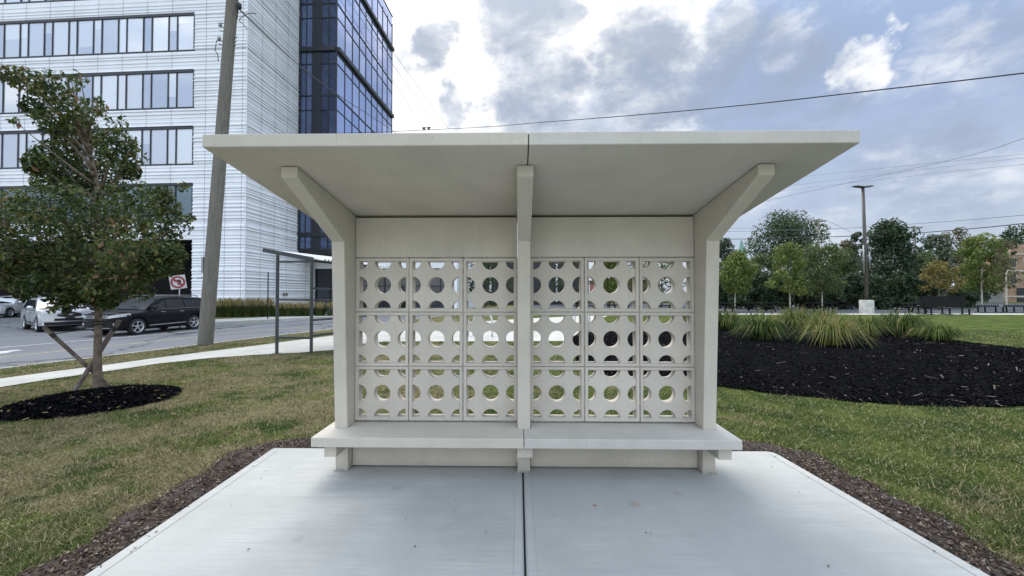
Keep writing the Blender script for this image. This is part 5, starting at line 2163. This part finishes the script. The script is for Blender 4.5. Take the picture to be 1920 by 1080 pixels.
far_tree('broad_tree', 1500, 482, 562, 1450, 1552, 62, M['leaf_dark'], M['bark_dark'], 'low dark tree filling below the tall loose tree', G2, nclump=26, per=100, leaf=.36, seed=17)
SHR = [(1358, 512, 52), (1392, 522, 50), (1424, 508, 48), (1458, 518, 50), (1492, 512, 52), (1528, 522, 50), (1566, 515, 50), (1600, 510, 52), (1640, 515, 48), (1690, 505, 48), (1735, 515, 50), (1800, 540, 55)]
ordn = ['first', 'second', 'third', 'fourth', 'fifth', 'sixth', 'seventh', 'eighth', 'ninth', 'tenth', 'eleventh', 'twelfth']
for i, (u, vt, z) in enumerate(SHR):
    z *= .78
    vt += 3
    far_tree('evergreen_shrub', u, vt, 577, u - 30, u + 32, z, M['leaf_dark'], M['bark_dark'], '%s dark evergreen shrub from the shelter post in the row behind the picnic tables' % ordn[i], 'evergreen shrubs behind the picnic tables', nclump=26, per=120, leaf=.28, seed=20 + i, limbs=False)
for i, (u, vt, u0, u1, z, lm, lab) in enumerate(((1425, 474, 1392, 1464, 56, 'leaf_green', 'mid green tree filling the gap behind the two yellow green young trees'), (1572, 462, 1540, 1614, 54, 'leaf_green', 'mid green tree behind the slim green young tree by the light pole'),
                                               (1726, 470, 1694, 1764, 58, 'leaf_green', 'mid green tree at the foot of the transformer pole'), (1826, 462, 1786, 1862, 62, 'leaf_dark', 'dark tree filling in behind the tall yellow green tree'), (1390, 492, 1362, 1420, 58, 'leaf_dark', 'dark low tree under the church spire'))):
    far_tree('broad_tree', u, vt, 566, u0, u1, z, M[lm], M['bark_dark'], lab, G2, nclump=28, per=110, leaf=.34, seed=80 + i)
# trees seen through the screen
G3 = 'trees seen through the screen'
for i, (u, vt, vb, u0, u1, z, lm, lab) in enumerate(((905, 470, 575, 858, 965, 40, 'leaf_dark', 'dark tree seen through the third screen block column'), (820, 480, 570, 795, 848, 46, 'leaf_dark', 'narrow dark tree seen through the second screen block column'),
                                                     (1140, 440, 552, 1100, 1182, 30, 'leaf_yellow', 'yellow green tree seen through the fifth screen block column'), (1075, 470, 570, 1030, 1110, 52, 'leaf_dark', 'dark tree seen through the fourth screen block column'),
                                                     (1240, 455, 560, 1190, 1300, 44, 'leaf_green', 'green tree seen through the rightmost screen block column'), (1310, 450, 560, 1280, 1345, 55, 'leaf_dark', 'dark tree seen through the screen beside the right post'),
                                                     (1190, 480, 575, 1150, 1230, 60, 'leaf_dark', 'low dark tree behind the yellow green tree, seen through the screen'), (690, 500, 575, 668, 715, 44, 'leaf_green', 'small green tree in front of the podium, seen through the first screen block column'))):
    far_tree('broad_tree', u, vt, vb, u0, u1, z, M[lm], M['bark_dark'], lab, G3, nclump=22, per=90, leaf=.26, seed=50 + i)

# house at the right edge, low grey house, spire
hp = dp(1882, 560, 70)
house = empty('brick_house', (hp.x, hp.y, -.05), YAW - .15, 'tan brick house with pale stone bands and a gabled parapet at the right edge', 'house')
k = 70 / F
hw_ = 60 * k
HH = dp(1890, 474, 70).z
b = MB(); b.box(0, hw_ * 2, 0, 9, 0, HH)
b.build('wall', M['brick'], house)
b = MB(); b.prism([(0, HH), (1.0, HH), (1.6, HH + 1.1), (3.4, HH + 1.5), (5.2, HH + 1.1), (5.8, HH), (hw_ * 2, HH), (hw_ * 2, HH + .01), (0, HH + .01)], -.02, .4, 'y')
b.build('parapet', M['brick'], house)
for z0 in (HH - .35, HH * .62, .9):
    b = MB(); b.box(-.05, hw_ * 2 + .05, -.12, -.025, z0, z0 + .3)
    b.build('stone_band', M['stone_pale'], house)
for x in (.9, 3.1, 5.3, 7.6):
    for z0, z1 in ((HH * .70, HH * .90), (HH * .36, HH * .56)):
        b = MB(); b.box(x, x + 1.2, -.06, -.01, z0, z1)
        wn = b.build('window', M['stone_pale'], house)
        b = MB(); b.box(x + .12, x + 1.08, -.075, -.062, z0 + .12, z1 - .12)
        b.build('pane', M['shop_glass'], wn)
b = MB(); b.box(2.0, 3.3, -.07, -.012, 0, 2.6); b.build('door', M['frame_dark'], house)
gp_ = dp(1800, 560, 66)
gh = empty('grey_house', (gp_.x, gp_.y, -.05), YAW, 'low grey wall building with small windows behind the bronze young tree', 'building')
b = MB(); b.box(0, 82 * 66 / F, 0, 6, 0, 2.4); b.build('wall', M['grey_wall'], gh)
b = MB(); b.box(-.2, 82 * 66 / F + .2, -.3, 6.2, 2.4, 2.62); b.build('roof', M['stone_pale'], gh)
for x in (1.0, 3.4, 5.6):
    b = MB(); b.box(x, x + .9, -.04, -.005, 1.1, 2.0); wn = b.build('window', M['stone_pale'], gh)
    b = MB(); b.box(x + .1, x + .8, -.055, -.042, 1.2, 1.9); b.build('pane', M['shop_glass'], wn)
sp_ = dp(1391, 560, 190)
spire = empty('church_spire', (sp_.x, sp_.y, -.1), YAW, 'pointed green copper church spire far behind the trees', 'church')
sh = dp(1391, 447, 190).z
b = MB(); b.box(-2.2, 2.2, -2.2, 2.2, 0, sh - 10); b.build('tower', M['brick'], spire)
b = MB(); b.lathe([(2.9, sh - 10.2), (2.3, sh - 8.6), (.75, sh - 3), (.08, sh - .2), (.0, sh)], 8, 0, Matrix.Rotation(pi / 8, 4, 'Z'), False); b.build('spire', M['copper'], spire)
# dark low building seen through the screen
dk = dp(930, 560, 58)
db = empty('dark_building', (dk.x, dk.y, -.2), YAW, 'dark low building with white fins seen through the screen', 'building')
b = MB(); b.box(-2, 14, 0, 10, 0, 6.5); b.build('wall', M['soffit_dark'], db)
for x in range(-1, 14, 2):
    b = MB(); b.box(x, x + .3, -.25, -.005, .5, 6.2); b.build('fin', M['white_metal'], db)
# red brick block seen through the screen
rk = dp(1150, 560, 75)
rb = empty('brick_building', (rk.x, rk.y, -.2), YAW, 'low red brick building behind the yellow green tree seen through the screen', 'building')
b = MB(); b.box(-3, 9, 0, 8, 0, 4.2); b.build('wall', simple('red brick', (.22, .09, .07), .9, var=.2, scale=2), rb)
b = MB(); b.box(-3.2, 9.2, -.2, 8.2, 4.2, 4.5); b.build('roof', M['soffit_dark'], rb)

# ------------------------------------------------------------------ strap leaved clumps in the mulch bed


def lily(u, v, width, hgt, lab, seed, tone=0.0, n=460):
    tone *= 1.5
    r = np.random.default_rng(seed)
    p = gl(u, v)
    z = (p - CAM).dot(FW)
    wd = width * .92 * z / F / 2
    h_ = hgt * 1.02 * z / F
    V, T = [], []
    for i in range(n):
        a = r.uniform(0, 2 * pi)
        d = np.array([cos(a), sin(a), 0.0]); sdv = np.array([-d[1], d[0], 0]) * r.uniform(.006, .013)
        b0 = d * r.uniform(0, .30) * wd
        out = wd * r.uniform(.2, 1.0) ** .6
        top = h_ * r.uniform(.55, 1.05) * (1 - .45 * (out / wd) ** 2)
        droop = r.uniform(.5, 1.15) * (out / wd)
        pts = [b0, b0 + d * out * .28 + [0, 0, top * .72], b0 + d * out * .64 + [0, 0, top], b0 + d * out * 1.02 + [0, 0, max(.02, top * (1 - droop))]]
        wds = [.9, 1, .8, .1]
        t = np.clip(r.beta(2, 2.2) + tone, 0, .90) if r.random() > .07 else r.uniform(.9, 1)
        for k in range(3):
            V += [pts[k] - sdv * wds[k], pts[k] + sdv * wds[k], pts[k + 1] + sdv * wds[k + 1], pts[k + 1] - sdv * wds[k + 1]]
            T.append(t)
    root = empty('daylily_clump', (p.x, p.y, p.z + .04), 0, lab, 'plant', 'strap leaved clumps in the mulch bed')
    np_mesh('leaves', np.array(V), 4, M['lily'], root, np.array(T))
    V, T = [], []
    for i in range(14):
        a = r.uniform(0, 2 * pi); d = np.array([cos(a), sin(a), 0.0]); e = d * wd * r.uniform(.2, .6) + [0, 0, h_ * r.uniform(.9, 1.1)]
        sdv = np.array([-d[1], d[0], 0]) * .005
        b0 = d * .04
        V += [b0 - sdv, b0 + sdv, e + sdv, e - sdv]; T.append(r.uniform(.8, 1))
    np_mesh('stalks', np.array(V), 4, M['lily'], root, np.array(T))


LL = [(1362, 620, 86, 40, 'green strap leaved clump against the right post of the shelter', .0), (1428, 640, 122, 56, 'dark green fountain shaped strap leaved clump second from the shelter', -.10),
      (1492, 618, 88, 44, 'strap leaved clump with tall stalks behind the pale front clump', .12), (1560, 651, 132, 66, 'pale yellow green strap leaved clump reaching farthest forward in the bed', .20),
      (1545, 612, 84, 34, 'small strap leaved clump behind the front clump', .05), (1622, 632, 92, 40, 'light green strap leaved clump just right of the pale front clump', .08),
      (1690, 632, 112, 50, 'dark olive strap leaved clump second from the right end of the bed', -.12), (1760, 642, 96, 36, 'low green strap leaved clump at the right end of the bed', -.04),
      (1302, 622, 80, 38, 'strap leaved clump behind the right screen edge', 0)]
for i, (u, v, wd, h_, lab, tone) in enumerate(LL):
    lily(u, v, wd, h_, lab, 70 + i, tone)

scene.render.engine = 'CYCLES'
scene.cycles.use_denoising = True
scene.cycles.max_bounces = 6
scene.cycles.diffuse_bounces = 3
scene.cycles.transparent_max_bounces = 4
scene.cycles.caustics_reflective = False
scene.cycles.caustics_refractive = False
